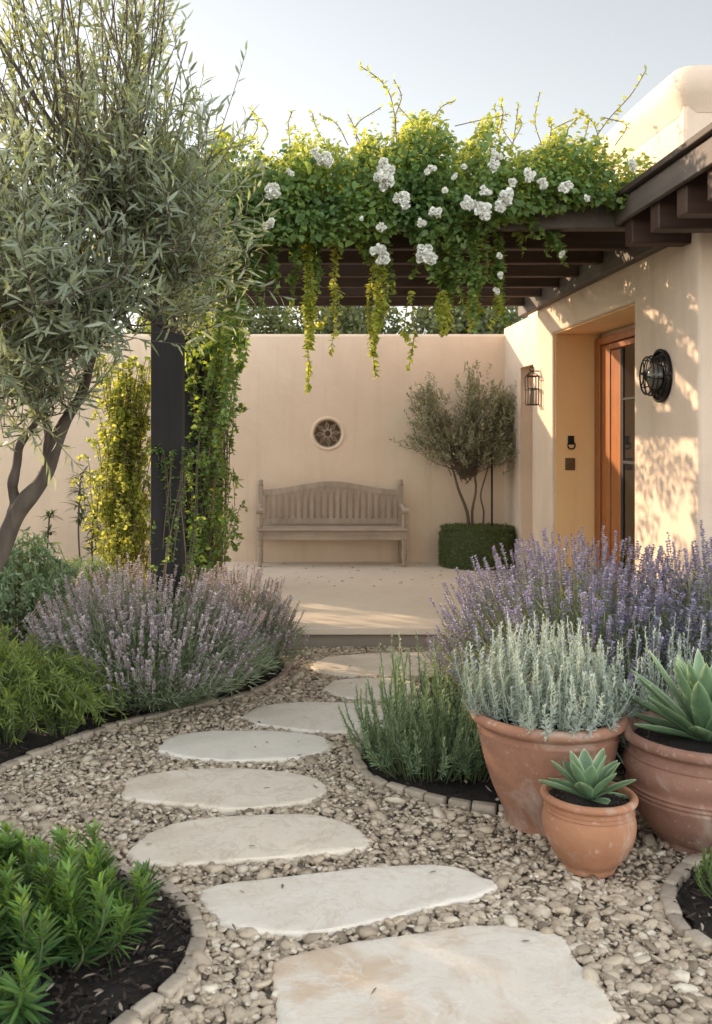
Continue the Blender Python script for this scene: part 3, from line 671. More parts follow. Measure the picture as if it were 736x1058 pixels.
# ------------------------------------------------------------ agaves
mA, ntA, pbA, nsA, lsA = mat('agave_skin')
at_ = nsA.new('ShaderNodeAttribute'); at_.attribute_name = 'tint'
cc = ramp(nsA, lsA, at_.outputs['Fac'], [(0, (.06, .12, .06)), (.55, (.14, .225, .12)), (.8, (.26, .36, .19)), (.9, (.42, .48, .28)), (1, (.50, .52, .34))])
nn = noise(nsA, lsA, coords(nsA, lsA), 18, 5)
lsA.new(mix(nsA, lsA, ramp(nsA, lsA, nn, [(.4, (0, 0, 0)), (.8, (.5, .5, .5))]), cc, (.19, .28, .15)), pbA.inputs['Base Color'])
pbA.inputs['Roughness'].default_value = .45; pbA.inputs['Subsurface Weight'].default_value = .0
def agave(lab, cx, cy, z, n, L, W):
    t = thing('agave', lab, 'agave', (cx, cy, z), 'agaves growing in the pots')
    ga = 2.39996
    for i in range(n):
        u = (i+.5)/n                     # 0 outer .. 1 inner
        az = i*ga+rng.normal(0, .08); el = R(6+74*u**.8)+rng.normal(0, .05); l = L*(1-.12*u**2)*rng.uniform(.9, 1.06)*(.8 if u < .15 else 1); w = W*(1-.25*u)
        ns_, nc = 12, 7; T = np.linspace(0, 1, ns_); C = np.linspace(-1, 1, nc)
        el_t = el-.35*(1-u)*np.sin(T*math.pi*.9)+.25*T*(1-u)
        ds = l/(ns_-1); r = np.r_[0, np.cumsum(np.cos(el_t[:-1])*ds)]+.012; zz = np.r_[0, np.cumsum(np.sin(el_t[:-1])*ds)]
        wid = w/2*np.interp(T, [0, .12, .35, .55, .75, .9, .97, 1], [.62, .56, .86, 1.0, .84, .46, .16, .01])
        ca, sa = math.cos(az), math.sin(az)
        def surf(off, flip):
            V = np.zeros((ns_, nc, 3))
            for j, c in enumerate(C):
                lift = (abs(c)**1.6)*wid*.30
                nx, nz = -np.sin(el_t), np.cos(el_t)
                rr = r+nx*(lift+off*(1-c*c)); zc = zz+nz*(lift+off*(1-c*c))
                V[:, j] = np.stack([cx+rr*ca-wid*c*sa, cy+rr*sa+wid*c*ca, z+zc], 1)
            return V.reshape(-1, 3)
        G = Geo(); ii = np.arange(ns_-1)[:, None]; jj = np.arange(nc-1)[None]
        F = np.stack([ii*nc+jj, ii*nc+jj+1, (ii+1)*nc+jj+1, (ii+1)*nc+jj], -1).reshape(-1, 4)
        tint = (.15+.35*u+.12*rng.random())*np.ones((ns_, nc)); tint[:, 0] = tint[:, -1] = 1.0; tint[:, 1] += .12; tint[:, -2] += .12; tint += rng.normal(0, .04, tint.shape); tint[-1] = 1
        G.add(surf(0, 0), F, tint.ravel()); G.add(surf(-w*.06, 1), F[:, ::-1], tint.ravel()*.8)
        G.build('leaf', mA, t, smooth=True)
agave('small agave with pale edged leaves in the little front pot', P2[0], P2[1], .272, 19, .205, .074)
agave('big agave rosette spreading over the brown bellied pot', P3[0], P3[1], .415, 34, .40, .092)

# ------------------------------------------------------------ sprig plants
def sprigs(name, lab, cat, ctr, n, rad, hgt, leafm, stemm, nl, ll, lw, base_r=.3, lean=.8, tipc=.35, elev=35, hvar=.3, group=None, c0=.2, parts=('shoot_leaves', 'stems'), sx=1.0, stemr=.0025, mass=0, jit=.03):
    """upright shoots clothed in narrow leaves"""
    ctr = np.array(ctr, float); t = thing(name, lab, cat, tuple(ctr), group)
    a = rng.uniform(0, 2*np.pi, n); q = np.sqrt(rng.random(n))
    b0 = np.stack([np.cos(a)*q*rad*base_r*sx, np.sin(a)*q*rad*base_r, np.zeros(n)], 1)+ctr
    H = hgt*(1-.38*q**2.5)*(1-hvar*rng.random(n)); out = q*rad*lean*rng.uniform(.8, 1.1, n)
    tip = ctr+np.stack([np.cos(a)*(q*rad*base_r*0+out)*sx, np.sin(a)*out, H], 1)+np.c_[rng.normal(0, jit, (n, 2))*hgt, np.zeros(n)]
    k = 7; T = np.linspace(0, 1, k)[None, :, None]
    bow = np.stack([np.cos(a)*out*.12*sx, np.sin(a)*out*.12, np.zeros(n)], 1)
    P = b0[:, None]*(1-T)+tip[:, None]*T+bow[:, None]*np.sin(T*np.pi)
    G2 = Geo(); tubes(G2, P, np.linspace(stemr*1.6, stemr*.6, k)[None], 4); so_ = G2.build(parts[1], stemm, t)
    G = Geo(); m = nl; u = np.linspace(.22, 1.0, m)[None]+rng.normal(0, .01, (n, m)); u = np.clip(u, 0, 1)
    f = u*(k-1); i0 = np.minimum(f.astype(int), k-2); fr_ = f-i0; ar = np.arange(n)[:, None]
    B = P[ar, i0]*(1-fr_[..., None])+P[ar, i0+1]*fr_[..., None]; Td = nrm(P[ar, i0+1]-P[ar, i0])
    ra = rdir(n*m).reshape(n, m, 3); side = nrm(ra-np.sum(ra*Td, -1, keepdims=True)*Td)
    e = np.radians(elev+25*u[..., None]**2+rng.normal(0, 8, (n, m, 1)))
    D = side*np.cos(e)+Td*np.sin(e)
    LL = ll*(1-.45*np.maximum(0, u-.6)/.4)*rng.uniform(.75, 1.15, (n, m))
    tint = np.clip(c0+tipc*u**2+rng.normal(0, .12, (n, 1))+rng.normal(0, .1, (n, m)), 0, 1)
    leaves(G, B.reshape(-1, 3), D.reshape(-1, 3), np.broadcast_to(Td, D.shape).reshape(-1, 3)+rng.normal(0, .1, (n*m, 3)), LL.ravel(), lw*rng.uniform(.8, 1.2, n*m), tint.ravel(), .12, .1)
    G.build(parts[0], leafm, t)
    return t
sprigs('rosemary_bush', 'tall green rosemary bush beside the path, left of the pots', 'rosemary', (.66, 4.70, .01), 125, .34, .70, M['rosem'], M['stemg'], 96, .034, .0058, .55, 1.0, .5, 44, .6, jit=.07, c0=.35)
sprigs('rosemary_bush', 'lower grey green rosemary growing close behind the tallest pot', 'rosemary', (.86, 4.66, .01), 90, .28, .50, M['rosem'], M['stemg'], 80, .032, .0056, .5, .95, .5, 40, .35, c0=.3)
sprigs('silver_shrub', 'silver grey shrub filling the tallest terracotta pot', 'shrub', (P1[0]-.01, P1[1], .42), 330, .36, .46, M['silver'], M['silver'], 60, .027, .0062, .72, .95, .45, 28, .55, c0=.35, jit=.09)
sprigs('silver_shrub', 'tall silver shrub behind the brown pot at the right side', 'shrub', (1.83, 4.45, .01), 120, .42, .84, M['silver'], M['silver'], 74, .034, .0056, .6, .9, .5, 34, .3, c0=.2, jit=.08)
sprigs('leafy_spurge', 'bright green leafy shoots filling the near left bed', 'spurge', (-.95, 3.06, .01), 88, .50, .345, M['spurge'], M['stemg'], 66, .088, .0115, .80, 1.0, .75, 28, .50, c0=-.05, stemr=.004)
sprigs('ground_plant', 'feathery bright green plant at the right edge, near the brown pot', 'plant', (1.66, 3.32, .01), 90, .24, .22, M['bright'], M['stemg'], 40, .022, .003, .7, 1.0, .5, 45, .3, c0=.1)

# ------------------------------------------------------------ lavender
def lavender(lab, ctr, rad, hgt, n, nleaf, flm, spike=.11, sy=1.0, leafm=None):
    ctr = np.array(ctr, float); t = thing('lavender_bush', lab, 'lavender', tuple(ctr), 'lavender bushes flanking the patio')
    leafm = leafm or M['lav_leaf']
    # stems
    a = rng.uniform(0, 2*np.pi, n); q = np.sqrt(rng.random(n))**.85
    th = q*R(70); L = hgt*(1+.22*q)*rng.uniform(.80, 1.05, n)*np.where(q > .85, .92, 1)
    hr = rad/(hgt*1.22*math.sin(R(62)))
    b0 = ctr+np.stack([np.cos(a)*q*rad*.30, np.sin(a)*q*rad*.30*sy, np.full(n, .03)], 1)
    tip = ctr+np.stack([np.cos(a)*np.sin(th)*L*hr, np.sin(a)*np.sin(th)*L*hr*sy, np.cos(th)*L*1.0], 1)
    tip += rng.normal(0, .02, (n, 3))
    k = 6; T = np.linspace(0, 1, k)[None, :, None]; mid = np.zeros((n, 3)); mid[:, 2] = -.06*q*L; mid[:, :2] = np.stack([np.cos(a), np.sin(a)*sy], 1)*(.06*q*L)[:, None]
    P = b0[:, None]*(1-T)+tip[:, None]*T+mid[:, None]*np.sin(T*np.pi)
    G = Geo(); tubes(G, P, np.linspace(.0022, .0014, k)[None], 3, rng.uniform(.3, 1, n)); G.build('stems', leafm, t)
    # flower spikes
    m = 9; G = Geo(); Td = nrm(P[:, -1]-P[:, -2]); sp = spike*rng.uniform(.6, 1.15, n)
    u = np.linspace(0, 1, m); u[0] = -.28
    B = (P[:, -1][:, None]-Td[:, None]*(1-u[None, :, None])*sp[:, None, None])
    for kk in range(4):
        ra = rdir(n*m).reshape(n, m, 3); side = nrm(ra-np.sum(ra*Td[:, None], -1, keepdims=True)*Td[:, None])
        D = side*.75+Td[:, None]*.75
        tint = np.clip(rng.normal(.45, .2, (n, 1))+rng.normal(0, .18, (n, m)), 0, 1)
        leaves(G, B.reshape(-1, 3), D.reshape(-1, 3), np.broadcast_to(Td[:, None], D.shape).reshape(-1, 3)+rng.normal(0, .2, (n*m, 3)), rng.uniform(.011, .020, n*m), rng.uniform(.008, .013, n*m), tint.ravel(), .1, .3, .9)
    G.build('flower_spikes', flm, t)
    # leafy mound
    G = Geo(); a = rng.uniform(0, 2*np.pi, nleaf); q = np.sqrt(rng.random(nleaf)); th = q*R(72); fr_ = rng.uniform(.15, .74, nleaf)**.8
    LL = hgt*fr_*(1+.1*q)
    P0 = ctr+np.stack([np.cos(a)*(np.sin(th)*LL*hr*1.05+q*rad*.22), np.sin(a)*(np.sin(th)*LL*hr*1.05+q*rad*.22)*sy, np.cos(th)*LL+.01], 1)
    D = np.stack([np.cos(a)*np.sin(th), np.sin(a)*np.sin(th), np.cos(th)*1.1], 1)+rng.normal(0, .32, (nleaf, 3))
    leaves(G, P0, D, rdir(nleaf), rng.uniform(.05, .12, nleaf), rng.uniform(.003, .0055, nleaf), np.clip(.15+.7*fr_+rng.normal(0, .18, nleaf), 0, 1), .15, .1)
    G.build('foliage', leafm, t)
    return t
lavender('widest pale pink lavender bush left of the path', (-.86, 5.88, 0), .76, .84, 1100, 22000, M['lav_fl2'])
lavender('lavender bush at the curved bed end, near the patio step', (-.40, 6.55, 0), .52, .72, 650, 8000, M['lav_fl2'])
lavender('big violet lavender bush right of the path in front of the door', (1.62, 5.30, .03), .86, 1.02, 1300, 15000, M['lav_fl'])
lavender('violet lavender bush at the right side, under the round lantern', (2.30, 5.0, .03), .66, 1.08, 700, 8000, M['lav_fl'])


def cloud(n, boxa, boxb, keep):
    P = rng.uniform(boxa, boxb, (n, 3)); return P[keep(P)]
def bush(name, lab, cat, ctr, rad, n, ll, lw, m, group=None, zs=1.0, thr=-.2, trunk=True):
    ctr = np.array(ctr, float); rad = np.array(rad, float); t = thing(name, lab, cat, (ctr[0], ctr[1], 0), group)
    d_ = rdir(n); r = rng.random(n)**.42; P = ctr+d_*r[:, None]*rad*(1+.22*fbm(d_, 3.0, int(abs(ctr[0])*7)))[:, None]
    k = fbm(P, 2.6/rad.mean(), 3) > thr; P = P[k]; d_ = d_[k]; m_ = len(P)
    G = Geo(); leaves(G, P, d_*.7+rdir(m_), d_+rdir(m_)*.5, rng.uniform(.6, 1.2, m_)*ll, rng.uniform(.7, 1.2, m_)*lw, np.clip(rng.normal(.45, .25, m_), 0, 1))
    G.build('crown', m, t)
    if trunk:
        G = Geo()
        for i in range(4):
            e = ctr+rdir(1, .2, 1)[0]*rad*.6
            tubes(G, curve([(ctr[0]+rng.normal(0, .05), ctr[1], -.02), (ctr[0]+rng.normal(0, .1), ctr[1], ctr[2]*.5), e], 8), np.linspace(.05, .015, 8)[None]*rad.mean(), 6)
        G.build('trunk', M['bark'], t, smooth=True)
    return t

# trees beyond the wall
for i, (x, y, z, rx, rz, lab) in enumerate([(-1.2, 15.5, 2.95, 1.5, 1.05, 'rounded dark green tree beyond the garden wall, behind the pergola posts'),
                                            (.9, 16.5, 2.95, 1.3, 1.15, 'bushy green tree beyond the garden wall, over the bench'),
                                            (3.0, 15.8, 2.95, 1.2, 1.1, 'green tree beyond the garden wall, over the potted olive'),
                                            (-3.6, 16.0, 2.4, 1.3, 1.1, 'far green tree beyond the wall, seen through the big olive tree')]):
    bush('far_tree', lab, 'tree', (x, y, z), (rx, 1.0, rz), 16000, .10, .06, M['far_leaf'], 'trees beyond the garden wall')
# unseen hedge added on the left to cast soft shade over the path
t = thing('shade_hedge', 'tall dense green hedge added out of view to shade the path', 'hedge', (-4.9, 6.0, 0))
n = 26000; P = rng.uniform((-5.4, .5, 0), (-4.4, 9.2, 2.8), (n, 3)); P = P[(P[:, 2] < 2.65-.75*np.clip((P[:, 1]-8.3)/.5, 0, 1)+.25*fbm(P*np.array([1, 1, 0]), 1.6, 4))]
G = Geo(); leaves(G, P, rdir(len(P)), rdir(len(P)), .13, .07, rng.random(len(P))); G.build('foliage', M['far_leaf'], t)

bush('dapple_shrub', 'loose leafy shrub added out of view to dapple the patio sunlight', 'shrub', (-4.75, 11.95, 1.85), (.5, .5, .75), 4000, .08, .045, M['far_leaf'], thr=.22)  # unseen shrub added to break up the sun on the patio
# ------------------------------------------------------------ big olive tree on the left
t = thing('olive_tree', 'large silvery olive tree leaning in from the left', 'olive tree', (-1.62, 4.7, 0))
def lim(pts, r0, r1, n=16):
    tubes(GT, curve(pts, n), np.linspace(r0, r1, n)[None], 10)
def W(px, py, Y): return at(px, py, Y)
GT = Geo()
fork = W(20, 528, 4.6); fork2 = W(54, 474, 4.55)
def glim(pts, r0, r1, n=40, sd=1):
    c = curve(pts, n); u = np.linspace(0, 1, n); rr = r0+(r1-r0)*u**.75; rr = rr*(1+.07*np.sin(u*31+sd)+.05*np.sin(u*57+sd*2)); c = c+.006*np.stack([np.sin(u*26+sd), np.cos(u*33+sd), 0*u], 1)
    tubes(GT, c, rr[None], 14)
L2 = [W(50, 480, 4.56), W(48, 440, 4.5), W(42, 400, 4.4), W(50, 340, 4.3), W(60, 260, 4.2)]
L3 = [fork2, W(67, 437, 4.5), W(84, 404, 4.4), W(96, 370, 4.3), W(112, 300, 4.2), W(120, 220, 4.15)]
glim([(-1.66, 4.7, -.05), (-1.60, 4.7, .35), W(-28, 625, 4.65), W(0, 570, 4.62), fork, W(40, 500, 4.58)]+L3, .070, .011, 90, 2)
glim([W(10, 545, 4.61), W(15, 520, 4.61), W(14, 495, 4.6), W(21, 462, 4.62), W(38, 430, 4.6), W(43, 395, 4.55), W(30, 340, 4.4)], .033, .012, 40, 4)
glim([W(44, 492, 4.58)]+L2, .029, .011, 40, 5)
tips = [W(30, 340, 4.4), W(60, 260, 4.2), W(112, 300, 4.2), W(120, 220, 4.15), W(43, 395, 4.55)]
blobs = [((-.80, 4.15, 3.10), (.50, .62, .80), 44), ((-.50, 4.0, 2.60), (.36, .5, .36), 46), ((-1.15, 4.1, 2.25), (.55, .65, .42), 66), ((-1.18, 4.0, 3.45), (.45, .55, .7), 34),
         ((-1.22, 4.2, 1.86), (.36, .5, .24), 34), ((-.86, 3.9, 2.12), (.30, .4, .18), 18),
         ((-1.75, 4.3, 2.9), (.6, .7, .9), 36), ((-.40, 4.1, 2.35), (.22, .4, .30), 20), ((-.62, 4.05, 3.55), (.25, .45, .45), 14), ((-1.10, 3.3, 2.35), (.35, .35, .35), 22)]
twP = []; twD = []; twL = []
for c_, r_, nb in blobs:
    for i in range(nb):
        e = np.array(c_)+rdir(1)[0]*np.array(r_)*rng.random()**.45
        s0 = tips[int(np.argmin([np.linalg.norm(e-q)+rng.random()*.3 for q in tips]))]
        mid = (s0+e)/2+np.array([rng.normal(0, .06), rng.normal(0, .06), -.08]); pth = curve([s0, mid, e], 12)
        tubes(GT, pth, np.linspace(.007, .0022, 12)[None], 4)
        dirv = nrm(e-mid)
        for j in range(4, 12):
            if rng.random() < .62:
                dd = nrm(dirv*.6+np.array([0, 0, .62])+rng.normal(0, .42, 3)); twP.append(pth[j]); twD.append(dd); twL.append(rng.uniform(.16, .40))
GT.build('trunk', M['bark'], t, smooth=True)
twP, twD, twL = map(np.array, (twP, twD, twL)); kk = (twP[:, 2] < 2.75) | (rng.random(len(twP)) < .74); twP, twD, twL = twP[kk], twD[kk], twL[kk]; n = len(twP); k = 6; T = np.linspace(0, 1, k)
P = twP[:, None]+twD[:, None]*twL[:, None, None]*T[None, :, None]; P[..., 2] += (.05*T**2)[None]*np.sign(rng.normal(.4, 1, n))[:, None]
G = Geo(); tubes(G, P, np.linspace(.0028, .001, k)[None], 3); G.build('twigs', M['twig'], t)
def along(P, m, lo=.05):
    n, k, _ = P.shape; u = np.linspace(lo, 1, m)[None]+rng.normal(0, .01, (n, m)); u = np.clip(u, 0, 1)
    f = u*(k-1); i0 = np.minimum(f.astype(int), k-2); fr_ = (f-i0)[..., None]; ar = np.arange(n)[:, None]
    return P[ar, i0]*(1-fr_)+P[ar, i0+1]*fr_, nrm(P[ar, i0+1]-P[ar, i0]), u
def dress(G, P, m, ll, lw, elev, c_mu, lo=.05, csd=.22, droop=0, bend=.15):
    B, Td, u = along(P, m, lo); n, m, _ = B.shape
    ra = rdir(n*m).reshape(n, m, 3); side = nrm(ra-np.sum(ra*Td, -1, keepdims=True)*Td)
    e = np.radians(elev+20*u[..., None]+rng.normal(0, 14, (n, m, 1))); D = side*np.cos(e)+Td*np.sin(e); D[..., 2] -= droop
    leaves(G, B.reshape(-1, 3), D.reshape(-1, 3), Td.reshape(-1, 3)+rng.normal(0, .4, (n*m, 3)), (ll*rng.uniform(.6, 1.2, (n, m))).ravel(), (lw*rng.uniform(.75, 1.2, (n, m))).ravel(), np.clip(rng.normal(c_mu, csd, n*m), 0, 1), bend, .12)
G = Geo(); up_ = twP[:, 2] > 2.75; dress(G, P[~up_], 16, .080, .0125, 30, .42); dress(G, P[up_], 15, .062, .0115, 34, .55); G.build('crown', M['olive'], t)  # upper leaves tinted paler, backlight put into their colour

# ------------------------------------------------------------ potted-style olive with box hedge ring
HX, HY = 2.14, 10.86
t = thing('round_box_hedge', 'low round clipped box hedge under the small olive in the patio corner', 'hedge', (HX, HY, .16))
G = Geo(); rx, ry, hh = .42, .355, .44
prof = [(.98, .16), (1.0, .2), (1.0, .16+hh*.6), (.97, .16+hh*.9), (.88, .16+hh*.985), (.5, .16+hh), (.01, .16+hh)]
lathe(G, prof, HX, HY, 48, .1, rx*.955, ry*.955)
n = 11000; a = rng.uniform(0, 2*np.pi, n); top_ = rng.random(n) < .3; q = np.where(top_, np.sqrt(rng.random(n)), 1); z = np.where(top_, .16+hh, rng.uniform(.17, .16+hh, n))
q = q-np.where(~top_ & (z > .16+hh*.88), .05, 0)
P = np.stack([HX+np.cos(a)*q*rx, HY+np.sin(a)*q*ry, z], 1)+rng.normal(0, .008, (n, 3)); nrmv = np.stack([np.cos(a)*(~top_), np.sin(a)*(~top_), top_*1.0], 1)
leaves(G, P, nrmv*.4+rdir(n), nrmv+rdir(n)*.5, .020, .012, rng.random(n)); G.build('foliage', M['boxl'], t)
t = thing('small_olive_tree', 'small staked olive tree growing out of the round hedge', 'olive tree', (2.08, HY, .5))
G = Geo(); cr = [W(495, 545, 10.85), W(484, 505, 10.8), W(475, 470, 10.8)]
def P_(px, py): return at(px, py, HY)
tubes(G, curve([P_(485, 556), P_(483, 530), P_(474, 506), P_(468, 485), P_(455, 450)], 16), np.linspace(.022, .008, 16)[None], 8)
tubes(G, curve([P_(490, 556), P_(488, 530), P_(492, 505), P_(490, 480), P_(495, 440)], 16), np.linspace(.018, .007, 16)[None], 8)
tubes(G, curve([P_(498, 556), P_(500, 530), P_(497, 510), P_(505, 480), P_(512, 430)], 16), np.linspace(.012, .006, 16)[None], 8)
twP = []; twD = []; twL = []
for (px, py, rx_, rz_, nb) in ((445, 428, .15, .30, 55), (460, 458, .24, .26, 70), (492, 440, .20, .42, 85), (516, 430, .15, .34, 60), (484, 470, .40, .20, 90), (516, 466, .16, .22, 40), (487, 405, .07, .20, 12), (436, 462, .13, .05, 10)):
    c_ = P_(px, py)
    for i in range(nb):
        e = c_+rdir(1)[0]*np.array([rx_, .28, rz_])*rng.random()**.5; s0 = P_(482, 488)+rng.normal(0, .05, 3)
        if rng.random() < .4: tubes(G, curve([s0, (s0+e)/2+rng.normal(0, .03, 3), e], 6), np.linspace(.006, .002, 6)[None], 3)
        for _ in range(3): twP.append(e+rng.normal(0, .04, 3)); twD.append(nrm(nrm(e-s0)*.6+np.array([0, 0, .55])+rng.normal(0, .35, 3))); twL.append(rng.uniform(.10, .22))
G.build('trunk', M['twig'], t, smooth=True)
twP, twD, twL = map(np.array, (twP, twD, twL)); P = twP[:, None]+twD[:, None]*twL[:, None, None]*np.linspace(0, 1, 4)[None, :, None]
P[..., 1] = np.minimum(P[..., 1], WY-.03)
G = Geo(); dress(G, P, 13, .052, .012, 35, .5); G.build('crown', M['olive2'], t)
G = Geo(); tubes(G, np.array([P_(508.5, 556), P_(508.5, 470)]), .011, 8)
tag(G.build('plant_stake', M['post'], org=P_(508.5, 556)), 'thin dark stake holding the small olive upright', 'stake')

# ------------------------------------------------------------ climbing rose over the pergola
t = thing('climbing_rose', 'lush white flowering climber covering the pergola front', 'climbing plant', (.9, 6.0, 2.9))
# leafy mass
n = 150000
P = rng.uniform((-.95, 5.62, 2.72), (2.30, 6.85, 3.75), (n, 3))
fx = fbm(np.c_[P[:, 0], np.zeros(n), np.zeros(n)], 3.2, 11); fx2 = fbm(np.c_[P[:, 0], np.zeros(n), np.zeros(n)], 7, 12)
topz = 3.40+.20*fx+.18*fx2-.25*np.clip((P[:, 0]-1.75)/.5, 0, 1)-.12*np.clip((.1-P[:, 0])/.6, 0, 1)
botz = 2.93+.07*fbm(np.c_[P[:, 0], np.zeros(n), np.zeros(n)], 6, 13)+.20*np.clip((P[:, 0]-1.1)/.35, 0, 1)
botz = botz-.13; botz = np.where(P[:, 1] > 5.92, 3.06, botz)
hgt_ = (P[:, 2]-botz)/(topz-botz)
yf = 5.74-.07*np.sin(np.clip(hgt_, 0, 1)*np.pi)**.6+.06*fbm(P, 5, 14); yb = 6.75
keep = (P[:, 2] < topz) & (P[:, 2] > botz) & (P[:, 1] > yf) & (fbm(P, 7, 15) > -.22-.3*(hgt_ < .55))
keep &= (P[:, 1] < 6.25) | (P[:, 2] > topz-.22)
P = P[keep]; n = len(P)
front = P[:, 1] < 6.05
D = np.c_[rng.normal(0, .6, n), np.where(front, -.5, 0)+rng.normal(0, .4, n), np.where(front, -.35, .4)+rng.normal(0, .5, n)]
U = np.c_[rng.normal(0, .45, n), np.where(front, -.7, -.1)+rng.normal(0, .35, n), .6+rng.normal(0, .3, n)]
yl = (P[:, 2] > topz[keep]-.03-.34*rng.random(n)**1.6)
G = Geo(); k = ~yl; leaves(G, P[k], D[k], U[k], (sz_ := rng.lognormal(0, .28, k.sum()))*.038, sz_*.026, np.clip(.35+.5*fbm(P[k], 8, 5)+rng.normal(0, .2, k.sum()), 0, 1))
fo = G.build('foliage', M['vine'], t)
G = Geo(); leaves(G, P[yl], D[yl]+[0, 0, .5], U[yl], rng.uniform(.022, .045, yl.sum()), rng.uniform(.014, .026, yl.sum()), rng.random(yl.sum())); G.build('backlit_foliage', M['vine_y'], t)
# roof trailing stems with leaves
G = Geo(); G2 = Geo(); strands = []
for i in range(150):
    x = rng.uniform(-.9, 2.2); y = rng.uniform(6.4, 9.2); a = rng.uniform(0, 6.28)
    strands.append(curve([(x, y, 3.13), (x+.3*math.cos(a), y+.3*math.sin(a), 3.2), (x+.6*math.cos(a+.4), y+.6*math.sin(a+.4), 3.18+rng.uniform(0, .2))], 12))
S = np.array(strands); tubes(G2, S, .004, 4); dress(G, S, 42, .045, .03, 20, .5)
n = 60000; P = rng.uniform((-.7, 6.4, 3.07), (2.36, 9.4, 3.30), (n, 3)); k = (fbm(P*np.array([1, 1, .3]), 4.2, 41) > .0-.25*(P[:, 0] > .6)) & (P[:, 2] < 3.16+.12*fbm(P, 2, 42)); P = P[k]; n = len(P)
leaves(G, P, rdir(n), np.array([0, 0, .7])+rdir(n), rng.uniform(.035, .06, n), rng.uniform(.025, .04, n), np.clip(rng.normal(.5, .25, n), 0, 1))
# growth hanging along the side beam
n = 15000; P = rng.uniform((-.98, 5.9, 1.5), (-.50, 9.5, 3.2), (n, 3)); lo = 2.25+.55*fbm(np.c_[P[:, 1], P[:, 1]*0, P[:, 1]*0], 4.5, 31)
k = (P[:, 2] > lo) & (fbm(P, 6.5, 32) > -.05) & ((P[:, 1] > 6.25) | (P[:, 2] > 2.8)); P = P[k]; n = len(P)
leaves(G, P, rdir(n)+[0, 0, -.5], np.array([-.5, 0, .6])+rdir(n)*.8, rng.uniform(.03, .055, n), rng.uniform(.02, .034, n), np.clip(rng.normal(.5, .25, n), 0, 1))
# left corner mass hanging beside the beam end
n = 9000; Pc = np.array([-.62, 6.0, 2.78]); d_ = rdir(n); P = Pc+d_*rng.random(n)[:, None]**.45*np.array([.46, .3, .38]); k = fbm(P, 7, 21) > -.15; P = P[k]; n = len(P)
leaves(G, P, rdir(n)+[0, 0, -.4], np.array([0, -.6, .6])+rdir(n)*.7, rng.uniform(.026, .05, n), rng.uniform(.018, .03, n), np.clip(rng.normal(.45, .25, n), 0, 1))
# shoots standing up from the top
ups = []
def U_(pts, Y=6.0): ups.append(curve([at(a, b, Y) for a, b in pts], 12))
U_([(410, 150), (408, 120), (402, 95), (390, 80), (372, 68)]); U_([(415, 160), (408, 125), (415, 100), (407, 82)]); U_([(440, 140), (455, 112), (470, 104)])
U_([(560, 150), (553, 125), (558, 95)]); U_([(610, 150), (630, 122), (652, 98), (668, 72)]); U_([(360, 150), (348, 128), (330, 118)]); U_([(470, 130), (505, 122), (525, 118)])
U_([(300, 150), (298, 128), (302, 115)]); U_([(620, 145), (612, 125), (596, 115)]); U_([(515, 140), (520, 118), (517, 104)])
for i in range(16):
    x = rng.uniform(240, 640); y0 = 150; U_([(x, y0), (x+rng.normal(0, 8), y0-rng.uniform(14, 22)), (x+rng.normal(0, 16), y0-rng.uniform(24, 46))], rng.uniform(5.9, 6.6))
S = np.array(ups); tubes(G2, S, .003, 4)
for q_s in range(len(S)):
    Gy = Geo(); dress(Gy, S[q_s:q_s+1, 2:], 17 if q_s else 34, .036 if q_s else .046, .021 if q_s else .028, 20, .4); Gy.build('upright_shoot', M['vine_y'], t)
G2.build('stems', M['twig'], t); G.build('roof_foliage', M['vine'], t)
# hanging strands
HS = [(318, 240, 322, 402, 2.4, 1), (350, 240, 346, 330, 1.1, 1), (352, 300, 338, 362, .8, 1), (392, 240, 389, 388, 2.2, 1), (424, 300, 421, 380, .9, 1), (456, 235, 461, 338, 2.2, 0), (464, 240, 456, 345, 1.2, 1), (488, 235, 489, 340, 2.3, 0),
      (515, 225, 513, 335, 1.9, 0), (572, 215, 578, 272, 1.7, 0), (570, 200, 566, 262, 1.0, 0), (248, 250, 238, 345, 2.6, 0), (262, 250, 268, 320, 1.8, 0), (310, 245, 300, 330, 1.2, 0), (430, 235, 428, 285, 1.4, 0), (535, 220, 540, 262, 1.2, 0),
      (330, 240, 328, 300, 1.6, 0), (400, 240, 404, 310, 1.4, 0), (500, 235, 498, 290, 1.5, 0), (230, 300, 222, 400, 1.5, 0), (252, 300, 244, 430, 1.2, 0), (236, 320, 228, 470, 1.1, 0), (456, 300, 459, 345, 1.6, 1), (488, 300, 488, 342, 1.6, 1), (514, 300, 513, 336, 1.5, 1), (300, 240, 306, 275, 1.6, 0), (375, 240, 378, 272, 1.6, 0), (445, 238, 447, 290, 1.6, 0), (280, 245, 284, 300, 1.6, 0), (472, 235, 474, 315, 1.6, 0), (545, 215, 550, 245, 1.6, 0), (240, 310, 250, 380, 1.7, 0)]
for (xa, ya, xb, yb_, dens, yel) in HS:
    Y = 5.85+rng.uniform(-.05, .25); g = Geo(); gs = Geo(); m = 5 if dens > 1.5 else 2
    S = np.array([curve([at(xa, ya, Y), at((xa+xb)/2+rng.normal(0, 4), (ya+yb_)/2, Y)+[0, rng.normal(0, .03), 0], at(xb+rng.normal(0, 4), yb_-(rng.uniform(.1, .55)*(yb_-ya) if q else 0), Y)], 14) for q in range(m)])
    tubes(gs, S, .0025, 4); L_ = abs(yb_-ya)*Y/1000
    dress(g, S, int(L_*95*min(dens, 1.8)), .042, .029, 10, .5, .0, .28, .3)
    st = gs.build('hanging_strand', M['stemg'], t); g.build('strand_leaves', M['vine_y'] if yel else M['vine'], st)
